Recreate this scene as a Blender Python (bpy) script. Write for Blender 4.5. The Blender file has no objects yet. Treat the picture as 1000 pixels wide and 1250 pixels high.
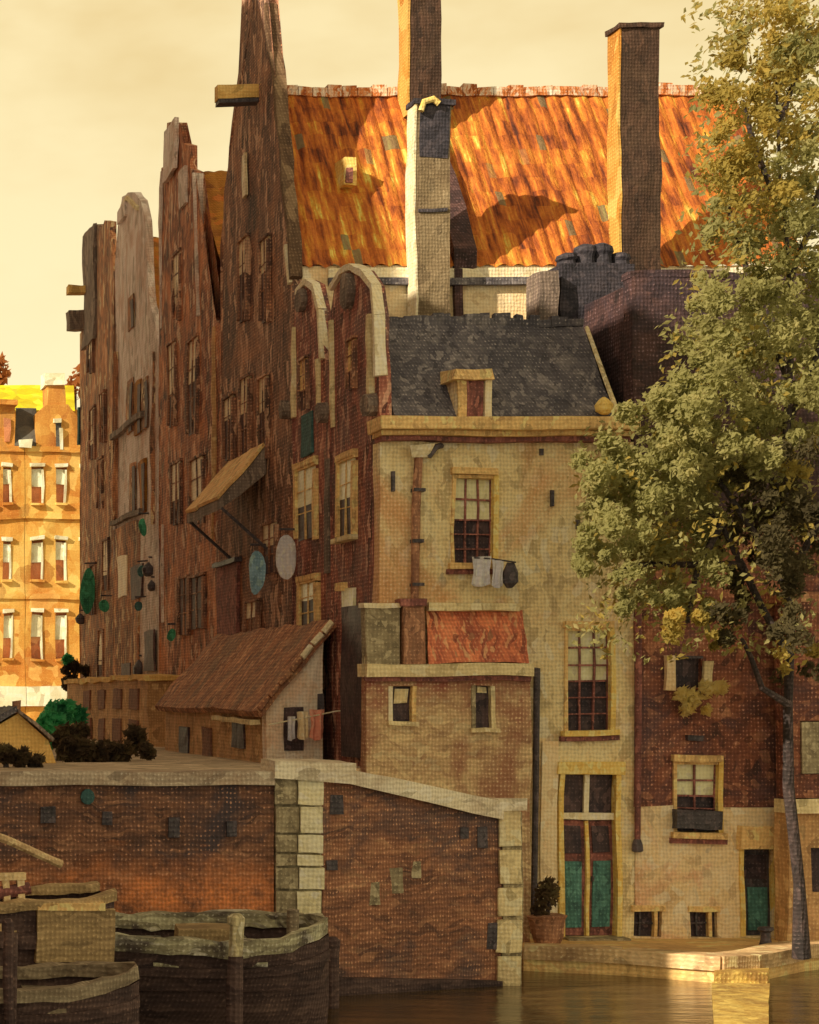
import bpy, bmesh, math, random
from mathutils import Vector, noise
random.seed(11)
C = bpy.data.collections.new('place'); bpy.context.scene.collection.children.link(C)
SC = bpy.context.scene
# ---------------------------------------------------------------- measures (metres; the camera stands at x=0, y=0)
F, VX, HZ, CZ = 2700.0, -300.0, 850.0, 3.5
XF = 9.07                     # the plane of the facades along the street
D0 = 32.0                     # the plane of the plastered house front
ZS, ZW = 2.5, -0.3            # street level, water level
def W(px, py, D): return Vector(((px - VX) * D / F, D, CZ + (HZ - py) * D / F))
def X(px, D): return (px - VX) * D / F
def Z(py, D): return CZ + (HZ - py) * D / F
def DX(px): return XF * F / (px - VX)
def FP(px, py, out=0.0):
    D = DX(px); return Vector((XF - out, D, Z(py, D)))
# ---------------------------------------------------------------- light
AZ, EL = math.radians(28), math.radians(28)
SUN = Vector((-math.cos(EL) * math.cos(AZ), -math.cos(EL) * math.sin(AZ), math.sin(EL)))
SKY = Vector((0.80, 0.60, 0.29))
# ---------------------------------------------------------------- colours
def lin(c):
    c = c / 255.0
    return c / 12.92 if c <= 0.04045 else ((c + 0.055) / 1.055) ** 2.4
def capped(c, cap): return tuple(v * min(1.0, cap / max(c)) for v in c)
def sh(r, g, b, k=1.0, cap=0.88):      # base colour of a thing the sky alone lights
    return capped([lin(v) / (k * s) for v, s in zip((r, g, b), (0.34, 0.285, 0.165))], cap)
def su(r, g, b, k=1.05, cap=0.85):      # base colour of a thing in the evening sun
    return capped([lin(v) / (k * s) for v, s in zip((r, g, b), (1.15, 0.83, 0.44))], cap)
# ---------------------------------------------------------------- node materials
class NT:
    def __init__(s, name):
        s.m = bpy.data.materials.new(name); s.m.use_nodes = True
        s.t = s.m.node_tree; s.n = s.t.nodes; s.l = s.t.links
        s.b = s.n['Principled BSDF']
    def add(s, t, **kw):
        n = s.n.new(t)
        for k, v in kw.items(): setattr(n, k, v)
        return n
    def put(s, n, i, v):
        if hasattr(v, 'is_output') or hasattr(v, 'links'): s.l.new(v, n.inputs[i])
        else: n.inputs[i].default_value = v
    def mix(s, a, b, f, mode='MIX'):
        n = s.add('ShaderNodeMix', data_type='RGBA', blend_type=mode)
        for i, v in ((0, f), (6, a), (7, b)):
            if isinstance(v, tuple): n.inputs[i].default_value = (*v[:3], 1)
            else: s.put(n, i, v)
        return n.outputs[2]
    def math(s, op, a, b=0.0, c=0.0):
        n = s.add('ShaderNodeMath', operation=op); s.put(n, 0, a); s.put(n, 1, b); s.put(n, 2, c)
        return n.outputs[0]
    def noise(s, vec, scale, detail=3.0, rough=0.6, dist=0.0):
        n = s.add('ShaderNodeTexNoise'); s.put(n, 'Vector', vec)
        s.put(n, 'Scale', scale); s.put(n, 'Detail', detail); s.put(n, 'Roughness', rough); s.put(n, 'Distortion', dist)
        return n
    def ramp(s, f, stops, interp='LINEAR'):
        r = s.add('ShaderNodeValToRGB'); r.color_ramp.interpolation = interp
        e = r.color_ramp.elements
        while len(e) < len(stops): e.new(0.5)
        for k, (p, c) in enumerate(stops):
            e[k].position = p; e[k].color = (*c[:3], 1) if isinstance(c, tuple) else (c, c, c, 1)
        s.l.new(f, r.inputs[0]); return r.outputs[0]
    def scaled(s, vec, sc):
        n = s.add('ShaderNodeVectorMath', operation='MULTIPLY'); s.l.new(vec, n.inputs[0]); n.inputs[1].default_value = sc
        return n.outputs[0]
def paint(name, cols, stretch=(3, 3, 1), size=1.0, rough=0.8, weave=0.35, bump=0.5, spot=None, spot_amt=0.5, spot_scale=0.9,
          wob_=0.5, dabs=0.5, glint=0.45, spec=0.35, fleck=None, zband=None):
    """a weathered surface: uneven dabs of the given colours, blotches of another, fine coursed grain"""
    k = NT(name); geo = k.add('ShaderNodeNewGeometry'); P = geo.outputs['Position']
    wob = k.noise(P, 1.6 * size, 2)
    wv = k.add('ShaderNodeVectorMath', operation='MULTIPLY_ADD')
    k.l.new(wob.outputs['Color'], wv.inputs[0]); wv.inputs[1].default_value = (wob_ / size,) * 3; k.l.new(P, wv.inputs[2])
    V = k.scaled(wv.outputs[0], stretch)
    vor = k.add('ShaderNodeTexVoronoi'); k.l.new(V, vor.inputs['Vector']); vor.inputs['Scale'].default_value = 1.5 * size
    dab = k.add('ShaderNodeSeparateColor'); k.l.new(vor.outputs['Color'], dab.inputs[0])
    nz = k.noise(V, 1.3 * size, 4, 0.65)
    vor2 = k.add('ShaderNodeTexVoronoi'); k.l.new(k.scaled(V, (1, 1, 1.15)), vor2.inputs['Vector']); vor2.inputs['Scale'].default_value = 4.2 * size
    dab2 = k.add('ShaderNodeSeparateColor'); k.l.new(vor2.outputs['Color'], dab2.inputs[0])
    f = k.math('ADD', k.math('MULTIPLY', dab.outputs[0], 0.30), k.math('MULTIPLY_ADD', nz.outputs[0], 1.15, -0.42))
    f = k.math('ADD', f, k.math('MULTIPLY', dab2.outputs[0], 0.30))
    n = len(cols)
    col = k.ramp(f, [(0.08 + 0.84 * i / max(1, n - 1), c) for i, c in enumerate(cols)])
    acc = k.ramp(dab2.outputs[1], [(0.84, 0.0), (0.88, 1.0)]); acc2 = k.ramp(dab2.outputs[2], [(0.10, 1.0), (0.14, 0.0)])
    col = k.mix(col, tuple(min(.9, v * 1.35) for v in cols[-1]), k.math('MULTIPLY', acc, dabs))
    col = k.mix(col, tuple(v * .7 for v in cols[0]), k.math('MULTIPLY', acc2, dabs * 1.1))
    if spot:
        bn = k.noise(P, spot_scale, 5, 0.65, 0.6)
        col = k.mix(col, spot, k.math('MULTIPLY', k.ramp(bn.outputs[0], [(0.50, 0.0), (0.64, 1.0)]), spot_amt))
    sep = k.add('ShaderNodeSeparateXYZ'); k.l.new(P, sep.inputs[0])
    if zband:                       # a stain or painted shadow between two heights
        zc, z0, z1, z2 = zband
        zz = k.math('ADD', sep.outputs[2], k.math('MULTIPLY_ADD', nz.outputs[0], 1.1, -0.55))
        mr = k.add('ShaderNodeMapRange'); k.l.new(zz, mr.inputs[0]); mr.inputs[1].default_value = z0; mr.inputs[2].default_value = z1
        m2 = k.add('ShaderNodeMapRange'); k.l.new(zz, m2.inputs[0]); m2.inputs[1].default_value = z1; m2.inputs[2].default_value = z2
        ff = k.math('SUBTRACT', mr.outputs[0], m2.outputs[0])
        bk = k.noise(P, 3.2, 5, .75)
        col = k.mix(col, zc, k.math('MULTIPLY', ff, k.ramp(bk.outputs[0], [(0.36, 0.15), (0.62, 1.0)])))
    # fine coursed grain: joints of the masonry, weave of a canvas
    jit = k.noise(P, 7.0, 2)
    u = k.math('ADD', sep.outputs[0], k.math('MULTIPLY', sep.outputs[1], 0.55))
    u = k.math('ADD', u, k.math('MULTIPLY', jit.outputs[0], 0.055))
    w = k.math('ADD', sep.outputs[2], k.math('MULTIPLY', jit.outputs[0], 0.065))
    su_ = k.math('SINE', k.math('MULTIPLY', u, 118.0)); sw = k.math('SINE', k.math('MULTIPLY', w, 104.0))
    fine = k.noise(k.scaled(P, (1, 1, 1)), 17.0, 3, 0.7)
    gr = k.math('ADD', k.math('MULTIPLY', k.math('ADD', su_, sw), 0.22), k.math('MULTIPLY_ADD', fine.outputs[0], 1.6, -0.8))
    g1 = k.math('MULTIPLY_ADD', gr, weave, 1.0)
    cc = k.add('ShaderNodeCombineColor'); [k.l.new(g1, cc.inputs[i]) for i in range(3)]
    col = k.mix(col, cc.outputs[0], 1.0, 'MULTIPLY')
    gl = k.ramp(k.math('ADD', k.math('MULTIPLY', k.math('ADD', su_, sw), 0.25), fine.outputs[0]), [(0.88, 0.0), (1.0, 1.0)])  # weave glints painted into the base colour as lighter dots
    col = k.mix(col, tuple(min(.9, v * 1.5 + .05) for v in cols[-1]), k.math('MULTIPLY', gl, glint))
    if fleck:
        hi = k.ramp(k.math('ADD', gr, k.math('MULTIPLY_ADD', nz.outputs[0], 1.0, -0.5)), [(0.42, 0.0), (0.62, 1.0)])
        col = k.mix(col, fleck, k.math('MULTIPLY', hi, 0.75))
    k.l.new(col, k.b.inputs['Base Color'])
    k.b.inputs['Roughness'].default_value = rough; k.b.inputs['Specular IOR Level'].default_value = spec
    bp = k.add('ShaderNodeBump'); bp.inputs['Strength'].default_value = bump; bp.inputs['Distance'].default_value = 0.03
    hgt = k.math('ADD', k.math('MULTIPLY', gr, 0.5), vor.outputs['Distance'])
    k.l.new(hgt, bp.inputs['Height']); k.l.new(bp.outputs[0], k.b.inputs['Normal'])
    return k.m
M = {}
M['row_brick'] = paint('brown_brick', [sh(40,27,20), sh(74,43,28), sh(104,60,35), sh(124,80,47), sh(142,108,74)], (3.2,2.2,.5), 1.0, spot=sh(150,88,42), spot_amt=.5, fleck=sh(176,116,64), weave=.5, dabs=.6)
M['maroon_brick'] = paint('maroon_brick', [sh(48,31,25), sh(82,46,33), sh(104,58,39), sh(136,98,68)], (3.2,2.2,.5), 1.0, spot=sh(64,50,40), spot_amt=.6, fleck=sh(170,116,72), weave=.5, dabs=.6)
M['spire_brick'] = paint('umber_brick', [sh(38,28,22), sh(66,44,30), sh(92,62,40), sh(128,98,66)], (3.2,2.2,.4), 1.0, spot=sh(112,70,40), spot_amt=.6, fleck=sh(164,104,56), weave=.5, dabs=.6)
M['rust_brick'] = paint('rust_brick', [sh(52,36,26), sh(92,58,34), sh(126,80,44), sh(164,124,80)], (3.2,2.2,.4), 1.0, spot=sh(80,58,38), spot_amt=.6, fleck=sh(196,132,70), weave=.45, dabs=.7)
M['taupe'] = paint('taupe_stone', [sh(104,88,66), sh(132,114,88), sh(150,132,104), sh(164,148,120)], (3,2,.5), 1.0, spot=sh(120,80,50), spot_amt=.5, weave=.35, dabs=.5)
M['grey_timber'] = paint('grey_timber', [sh(56,46,34), sh(76,62,46), sh(94,78,56)], (3,2,.5), 1.2, weave=.35)
M['olive_stone'] = paint('olive_stone', [sh(124,106,64), sh(148,128,80), sh(168,148,96)], (1.5,1.5,1), 1.4, weave=.3, spot=sh(110,84,50), spot_amt=.4)
M['cream'] = paint('cream_paint', [sh(196,170,112), sh(222,200,142), sh(232,212,160)], (2,2,1), 1.6, weave=.2)
M['ochre'] = paint('ochre_paint', [sh(122,92,50), sh(156,122,66), sh(178,144,82)], (2,2,1), 1.8, weave=.3)
M['yellow'] = paint('yellow_paint', [sh(196,150,62), sh(226,186,90), sh(240,208,118)], (2,2,1), 1.8, weave=.2)
M['plaster'] = paint('tan_plaster', [sh(116,96,58), sh(146,124,76), sh(162,142,92), sh(178,158,110)], (1.6,1.6,.9), 1.2, weave=.4, spot=sh(134,88,46), spot_amt=.7, spot_scale=.5, fleck=sh(196,176,122), dabs=.4)
M['stained_plaster'] = paint('stained_plaster', [sh(98,72,44), sh(122,96,58), sh(138,114,70), sh(152,130,82)], (1,1,2.0), 1.4, weave=.45, spot=sh(98,62,38), spot_amt=.85, spot_scale=.8, zband=(sh(96,52,34), 3.1, 3.7, 5.2), fleck=sh(172,142,92), dabs=.2)
M['pale_plaster'] = paint('pale_plaster', [sh(124,98,60), sh(156,130,82), sh(178,152,102), sh(192,168,118)], (1.4,1.4,.9), 1.3, weave=.34, spot=sh(140,96,60), spot_amt=.7, spot_scale=.9, dabs=.4)
M['lime'] = paint('limewash', [sh(172,140,88), sh(208,178,118), sh(226,200,140)], (1.5,1.5,1), 1.0, weave=.2, spot=sh(176,130,70), spot_amt=.4)
M['red_brick'] = paint('red_brick', [sh(46,28,20), sh(74,41,26), sh(94,53,31), sh(114,74,44)], (1.6,1.6,1.6), 1.1, weave=.5, spot=sh(54,40,36), spot_amt=.7, spot_scale=.6, fleck=sh(140,98,68), dabs=.4)
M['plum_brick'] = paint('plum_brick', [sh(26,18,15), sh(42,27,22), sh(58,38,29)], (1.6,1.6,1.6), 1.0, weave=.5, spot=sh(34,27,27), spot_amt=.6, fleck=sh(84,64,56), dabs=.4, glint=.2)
M['quay_brick'] = paint('quay_brick', [sh(42,29,21), sh(64,42,28), sh(84,54,33), sh(102,70,43)], (.8,.8,2.6), 1.3, weave=.5, spot=sh(44,36,32), spot_amt=.9, spot_scale=.9, zband=(sh(150,86,40), .35, .9, 1.6), fleck=sh(140,98,64), dabs=.25)
M['ramp_brick'] = paint('ramp_brick', [sh(54,36,25), sh(80,50,31), sh(98,62,37), sh(110,78,47)], (.8,.8,2.6), 1.4, weave=.55, spot=sh(50,40,34), spot_amt=.8, spot_scale=.8, fleck=sh(156,110,70), dabs=.25)
M['slate'] = paint('dark_slate', [sh(40,36,34), sh(58,52,46), sh(78,70,58)], (2.4,2,1), 1.5, weave=.45, spot=sh(34,32,32), spot_amt=.6, rough=.7, fleck=sh(110,98,82), dabs=.6)
def pantile():
    k = NT('orange_pantile'); g = k.add('ShaderNodeNewGeometry'); P = g.outputs['Position']
    jn = k.noise(P, 2.2, 2); sp_ = k.add('ShaderNodeSeparateXYZ'); k.l.new(P, sp_.inputs[0])
    x = k.math('ADD', sp_.outputs[0], k.math('MULTIPLY', jn.outputs[0], .05))
    t = k.math('ADD', k.math('MULTIPLY', sp_.outputs[1], .62), k.math('MULTIPLY', sp_.outputs[2], .78)); t = k.math('ADD', t, k.math('MULTIPLY', jn.outputs[0], .16))
    ix = k.math('FLOOR', k.math('DIVIDE', x, .13)); it = k.math('FLOOR', k.math('DIVIDE', t, .38)); fr = k.math('FRACT', k.math('DIVIDE', t, .38))
    cv = k.add('ShaderNodeCombineXYZ'); k.l.new(ix, cv.inputs[0]); k.l.new(it, cv.inputs[1]); wn = k.add('ShaderNodeTexWhiteNoise'); k.l.new(cv.outputs[0], wn.inputs['Vector'])
    sk_ = k.add('ShaderNodeCombineXYZ'); k.l.new(k.math('MULTIPLY', x, 7.0), sk_.inputs[0]); k.l.new(k.math('MULTIPLY', t, .75), sk_.inputs[1]); st = k.noise(sk_.outputs[0], 1.35, 4, .6)
    bl = k.noise(P, .55, 3)
    f = k.math('ADD', k.math('MULTIPLY', wn.outputs['Value'], .22), k.math('MULTIPLY_ADD', st.outputs[0], 1.7, -.48)); f = k.math('ADD', f, k.math('MULTIPLY_ADD', bl.outputs[0], .7, -.35))
    col = k.ramp(f, [(.05, su(80,36,22)), (.24, su(148,66,26)), (.42, su(200,98,32)), (.58, su(222,120,38)), (.72, su(236,152,46)), (.86, su(250,206,84))])
    gy = k.ramp(wn.outputs['Value'], [(.955, 0.0), (.965, 1.0)]); col = k.mix(col, su(120,104,64), k.math('MULTIPLY', gy, .8))
    fn = k.noise(P, 15.0, 3, .7); cc = k.add('ShaderNodeCombineColor'); gg = k.math('MULTIPLY_ADD', fn.outputs[0], .7, .65); [k.l.new(gg, cc.inputs[q]) for q in range(3)]
    col = k.mix(col, cc.outputs[0], 1.0, 'MULTIPLY')
    k.l.new(col, k.b.inputs['Base Color']); k.b.inputs['Roughness'].default_value = .75; k.b.inputs['Specular IOR Level'].default_value = .3
    b = k.add('ShaderNodeBump'); b.inputs['Strength'].default_value = .8; b.inputs['Distance'].default_value = .05; k.l.new(k.math('ADD', k.math('SUBTRACT', 1.0, fr), fn.outputs[0]), b.inputs['Height']); k.l.new(b.outputs[0], k.b.inputs['Normal'])
    return k.m
M['tile'] = pantile()
M['amber_tile'] = paint('amber_tile', [su(140,72,22), su(178,104,30), su(200,122,34), su(206,100,34)], (1,2,.6), 1.0, weave=.3)
M['ridge_mortar'] = paint('ridge_tile', [su(170,78,30), su(222,120,50), su(244,190,130), su(244,214,168)], (2.5,2,1), 1.8, weave=.2)  # pale mortar tones painted in as highlights along the ridge
M['shed_tile'] = paint('russet_tile', [sh(66,42,28), sh(94,58,35), sh(116,72,41), sh(138,96,58)], (1.5,3,1), 1.4, weave=.4, spot=sh(78,58,38), spot_amt=.7, fleck=sh(170,116,66), dabs=.5)
M['scarlet_tile'] = paint('scarlet_tile', [sh(92,46,30), sh(124,64,38), sh(148,82,46), sh(166,110,66)], (3.4,1,.8), 1.5, weave=.4, dabs=.6)
M['soot'] = paint('sooty_brick', [sh(22,20,20), sh(32,28,27), sh(44,37,33)], (2,2,2), 1.4, weave=.5, glint=.25)
M['edge_tan'] = paint('tan_edge_stone', [su(84,54,32), su(120,82,48), su(150,110,66)], (2,2,.5), 1.0, weave=.35)
M['lit_tan'] = paint('tan_render', [su(120,90,54), su(146,112,68), su(160,126,80)], (2,2,.7), 1.0, weave=.3, spot=su(110,76,44), spot_amt=.5)
M['stack'] = paint('brown_stack', [su(56,36,24), su(76,48,30), su(92,58,36)], (2.5,2.5,.6), 1.3, weave=.45, spot=su(96,66,40), spot_amt=.5)
M['tan_stack'] = paint('tan_stack', [sh(140,104,60), sh(160,124,72), sh(176,142,86)], (2,2,.7), 1.0, weave=.3, spot=sh(130,90,52), spot_amt=.5)
M['far_ochre'] = paint('sunny_ochre_brick', [su(190,104,30), su(216,138,46), su(230,164,66), su(238,184,88)], (.9,1,.7), .5, weave=.2, spot=su(206,112,36), spot_amt=.6, spot_scale=.25)
M['far_orange'] = paint('sunny_orange_brick', [su(170,86,30), su(210,130,46), su(232,166,70)], (.9,1,.7), .5, weave=.2, spot=su(190,96,36), spot_amt=.6, spot_scale=.3)
M['far_yellow'] = paint('yellow_roof', [su(214,168,20), su(236,200,24), su(246,214,50)], (.8,1,1), .5, weave=.15)
M['far_grey'] = paint('grey_mansard', [su(66,56,44), su(88,76,58), su(104,90,66)], (.8,1,1), .6, weave=.2)
M['far_cream'] = paint('cream_blind', [su(214,180,116), su(240,214,150), su(246,226,172)], (.8,1,.8), .8, weave=.12)
M['far_dark'] = paint('brown_pane', [sh(112,68,40), sh(140,86,48), sh(160,104,60)], (.8,1,.8), .6, weave=.2)
M['pane'] = paint('dark_glass', [sh(28,22,22), sh(42,32,28), sh(60,44,36)], (2,2,1), 2.0, rough=.5, weave=.25, bump=.15, spec=.2)
M['row_pane'] = paint('deep_pane', [sh(36,26,22), sh(54,38,30), sh(70,48,36)], (2,2,1), 2.0, rough=.6, weave=.3, bump=.15, spec=.2)
M['pale_pane'] = paint('pale_blind', [sh(140,128,82), sh(168,156,104), sh(186,174,122)], (2,2,1), 1.6, rough=.35, weave=.2, bump=.15)
M['row_blind'] = paint('dull_blind', [sh(128,106,68), sh(156,132,86), sh(174,152,102)], (2,2,.7), 1.4, rough=.5, weave=.3)
M['mahogany'] = paint('mahogany', [sh(58,36,28), sh(84,48,36), sh(106,64,46)], (2,2,1), 2.0, weave=.3)
M['green_panel'] = paint('green_panel', [sh(34,52,42), sh(46,72,56), sh(58,84,64)], (2,2,1), 2.0, weave=.35)
M['green_sign'] = paint('bottle_green', [sh(22,58,36), sh(34,82,50), sh(48,98,60)], (2,2,1), 1.6, weave=.2)
M['dark_green'] = paint('sombre_green', [sh(30,48,40), sh(40,62,50)], (2,2,1), 1.6, weave=.2)
M['blue_sign'] = paint('grey_blue', [sh(74,94,90), sh(94,114,106), sh(112,126,112)], (2,2,1), 1.6, weave=.25)
M['iron'] = paint('black_iron', [sh(30,26,24), sh(44,38,34), sh(56,46,40)], (2,2,1), 2.0, rough=.5, weave=.2)
M['pipe'] = paint('brown_pipe', [sh(76,50,32), sh(102,68,42), sh(122,86,54)], (3,3,.6), 1.6, weave=.3)
M['shed_wall'] = paint('grey_tan_render', [sh(154,130,92), sh(184,160,120), sh(200,180,142)], (2,2,.7), 1.2, weave=.35, spot=sh(150,112,74), spot_amt=.5)
M['canvas'] = paint('tan_canvas', [sh(122,88,46), sh(148,110,58), sh(164,128,72)], (1.4,1.4,1), 1.4, weave=.2)
M['white_cloth'] = paint('white_cloth', [sh(176,160,132), sh(206,192,166), sh(224,212,188)], (3,3,1), 2.0, weave=.15)
M['cream_cloth'] = paint('cream_cloth', [sh(188,158,104), sh(212,184,128)], (3,3,1), 2.0, weave=.15)
M['pink_cloth'] = paint('pink_cloth', [sh(204,122,84), sh(230,152,110)], (3,3,1), 2.0, weave=.15)
M['hut'] = paint('ochre_boards', [sh(124,92,40), sh(148,112,52), sh(162,128,66)], (1,1,1), 1.0, weave=.2)
M['porch'] = paint('brown_boards', [sh(106,76,42), sh(128,94,52), sh(142,106,62)], (1.4,1.2,1), 1.2, weave=.3)
M['dark_pane'] = paint('umber_pane', [sh(74,50,34), sh(92,60,38)], (2,2,1), 1.6, weave=.3)
M['coping'] = paint('coping_stone', [sh(122,108,76), sh(148,132,94), sh(168,152,112), sh(178,164,124)], (1,1,2), 1.2, weave=.3, spot=sh(108,86,58), spot_amt=.5)
M['grey_coping'] = paint('grey_coping', [sh(98,82,58), sh(122,104,74), sh(136,118,86)], (.8,.8,2.5), 1.0, weave=.3, spot=sh(96,70,44), spot_amt=.5)
M['pale_block'] = paint('pale_block', [sh(166,148,96), sh(196,178,124), sh(212,196,142)], (1.5,1.5,1.5), 1.8, weave=.25)
M['moss_block'] = paint('moss_block', [sh(78,66,42), sh(98,84,54), sh(116,102,68)], (1.5,1.5,1.5), 1.8, weave=.25)
M['boat_green'] = paint('faded_green_paint', [sh(60,52,36), sh(96,86,56), sh(128,118,80), sh(176,168,126)], (.5,1,2.4), 1.5, weave=.3, spot=sh(44,34,26), spot_amt=.95, spot_scale=1.9, dabs=.4)
M['boat_tan'] = paint('tan_boards', [sh(84,66,38), sh(106,84,48), sh(124,100,60)], (.6,1,2.5), 1.2, weave=.35, dabs=.2)
M['boat_dark'] = paint('tarred_planks', [sh(34,25,20), sh(52,38,29), sh(68,51,38)], (.6,1,2.6), 1.2, rough=.75, weave=.4, fleck=sh(86,64,46), dabs=.2, glint=.2, spec=.15)
M['boat_olive'] = paint('olive_strake', [sh(66,54,36), sh(84,70,46), sh(102,88,60)], (.6,1,2.5), 1.2, weave=.35, dabs=.2)
M['post_wood'] = paint('post_wood', [sh(104,90,56), sh(136,120,76), sh(152,136,90)], (3,3,.6), 1.4, weave=.3, zband=(sh(54,38,28), -3.0, .5, .78))  # lower part darkened in colour to imitate shadow under the pale top
M['bleached'] = paint('bleached_wood', [sh(152,124,74), sh(186,156,98), sh(204,178,118)], (2,2,1), 1.6, weave=.25)
M['pole_wood'] = paint('pole_wood', [sh(112,88,52), sh(140,112,70)], (2,2,2), 1.6, weave=.25)
M['sand'] = paint('sandy_setts', [sh(138,104,54), sh(162,126,66), sh(180,146,82)], (.8,1.6,1), 1.4, weave=.35, spot=sh(120,86,48), spot_amt=.5)
M['kerb'] = paint('worn_kerb', [sh(104,80,46), sh(136,108,64), sh(160,130,82)], (.8,1.2,1), 1.4, weave=.3, spot=sh(96,70,42), spot_amt=.6)
M['step_stone'] = paint('yellow_sandstone', [su(180,124,50), su(214,158,64), su(236,184,84)], (1,1,2), 1.4, weave=.25, dabs=.4, spot=su(150,100,44), spot_amt=.7, spot_scale=1.6)  # bright yellow of the water reflection put into the slab's colour
M['street'] = paint('street_setts', [sh(96,80,54), sh(118,98,66), sh(134,112,78)], (1,1,1), 1.0, weave=.3)
M['bark'] = paint('dark_bark', [sh(24,20,16), sh(36,28,22), sh(48,36,28)], (3,3,.6), 1.6, weave=.5)
def leafmat(name, cols, tr=.65):
    k = NT(name); g = k.add('ShaderNodeNewGeometry')
    n = k.noise(g.outputs['Position'], 1.1, 3); w = k.add('ShaderNodeTexWhiteNoise'); s = k.add('ShaderNodeVectorMath', operation='SNAP')
    k.l.new(g.outputs['Position'], s.inputs[0]); s.inputs[1].default_value = (.16, .16, .16); k.l.new(s.outputs[0], w.inputs['Vector'])
    f = k.math('ADD', k.math('MULTIPLY', w.outputs['Value'], .5), k.math('MULTIPLY_ADD', n.outputs[0], 1.2, -.35))
    col = k.ramp(f, [(.05 + .9 * i / (len(cols) - 1), c) for i, c in enumerate(cols)])
    k.l.new(col, k.b.inputs['Base Color']); k.b.inputs['Roughness'].default_value = .8; k.b.inputs['Specular IOR Level'].default_value = .08
    t = k.add('ShaderNodeBsdfTranslucent'); k.l.new(col, t.inputs[0]); m = k.add('ShaderNodeMixShader'); m.inputs[0].default_value = tr
    k.l.new(k.b.outputs[0], m.inputs[1]); k.l.new(t.outputs[0], m.inputs[2]); k.l.new(m.outputs[0], k.n['Material Output'].inputs[0])
    return k.m
M['leaf_ochre'] = leafmat('ochre_leaf', [(.26,.21,.07), (.42,.35,.11), (.54,.45,.15), (.66,.48,.13)])
M['leaf_olive'] = leafmat('olive_leaf', [(.25,.24,.11), (.37,.37,.17), (.46,.46,.23), (.58,.54,.29)])
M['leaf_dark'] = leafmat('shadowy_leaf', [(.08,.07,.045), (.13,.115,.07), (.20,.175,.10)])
M['leaf_emerald'] = leafmat('emerald_leaf', [sh(30,70,40), sh(58,116,66), sh(88,142,86)])
M['leaf_bottle'] = leafmat('deep_leaf', [sh(44,36,26), sh(66,52,32), sh(84,72,40)])
M['leaf_rose'] = leafmat('pale_leaf', [sh(150,128,66), sh(188,164,92), sh(206,184,118)])
M['leaf_orange'] = leafmat('orange_leaf', [su(170,90,40), su(214,130,60)])
def water_mat():
    k = NT('canal_water'); g = k.add('ShaderNodeNewGeometry')
    n = k.noise(k.scaled(g.outputs['Position'], (.9, 2.6, 1)), 1.5, 4, .6, .4)
    n2 = k.noise(k.scaled(g.outputs['Position'], (.5, 2.2, 1)), 2.0, 3)
    col = k.ramp(n2.outputs[0], [(.3, (.03,.02,.01)), (.7, (.13,.085,.035))])
    k.l.new(col, k.b.inputs['Base Color']); k.b.inputs['Roughness'].default_value = .16; k.b.inputs['Specular IOR Level'].default_value = .8
    b = k.add('ShaderNodeBump'); b.inputs['Strength'].default_value = .45; b.inputs['Distance'].default_value = .06
    k.l.new(n.outputs[0], b.inputs['Height']); k.l.new(b.outputs[0], k.b.inputs['Normal'])
    return k.m
M['water'] = water_mat()
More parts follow.
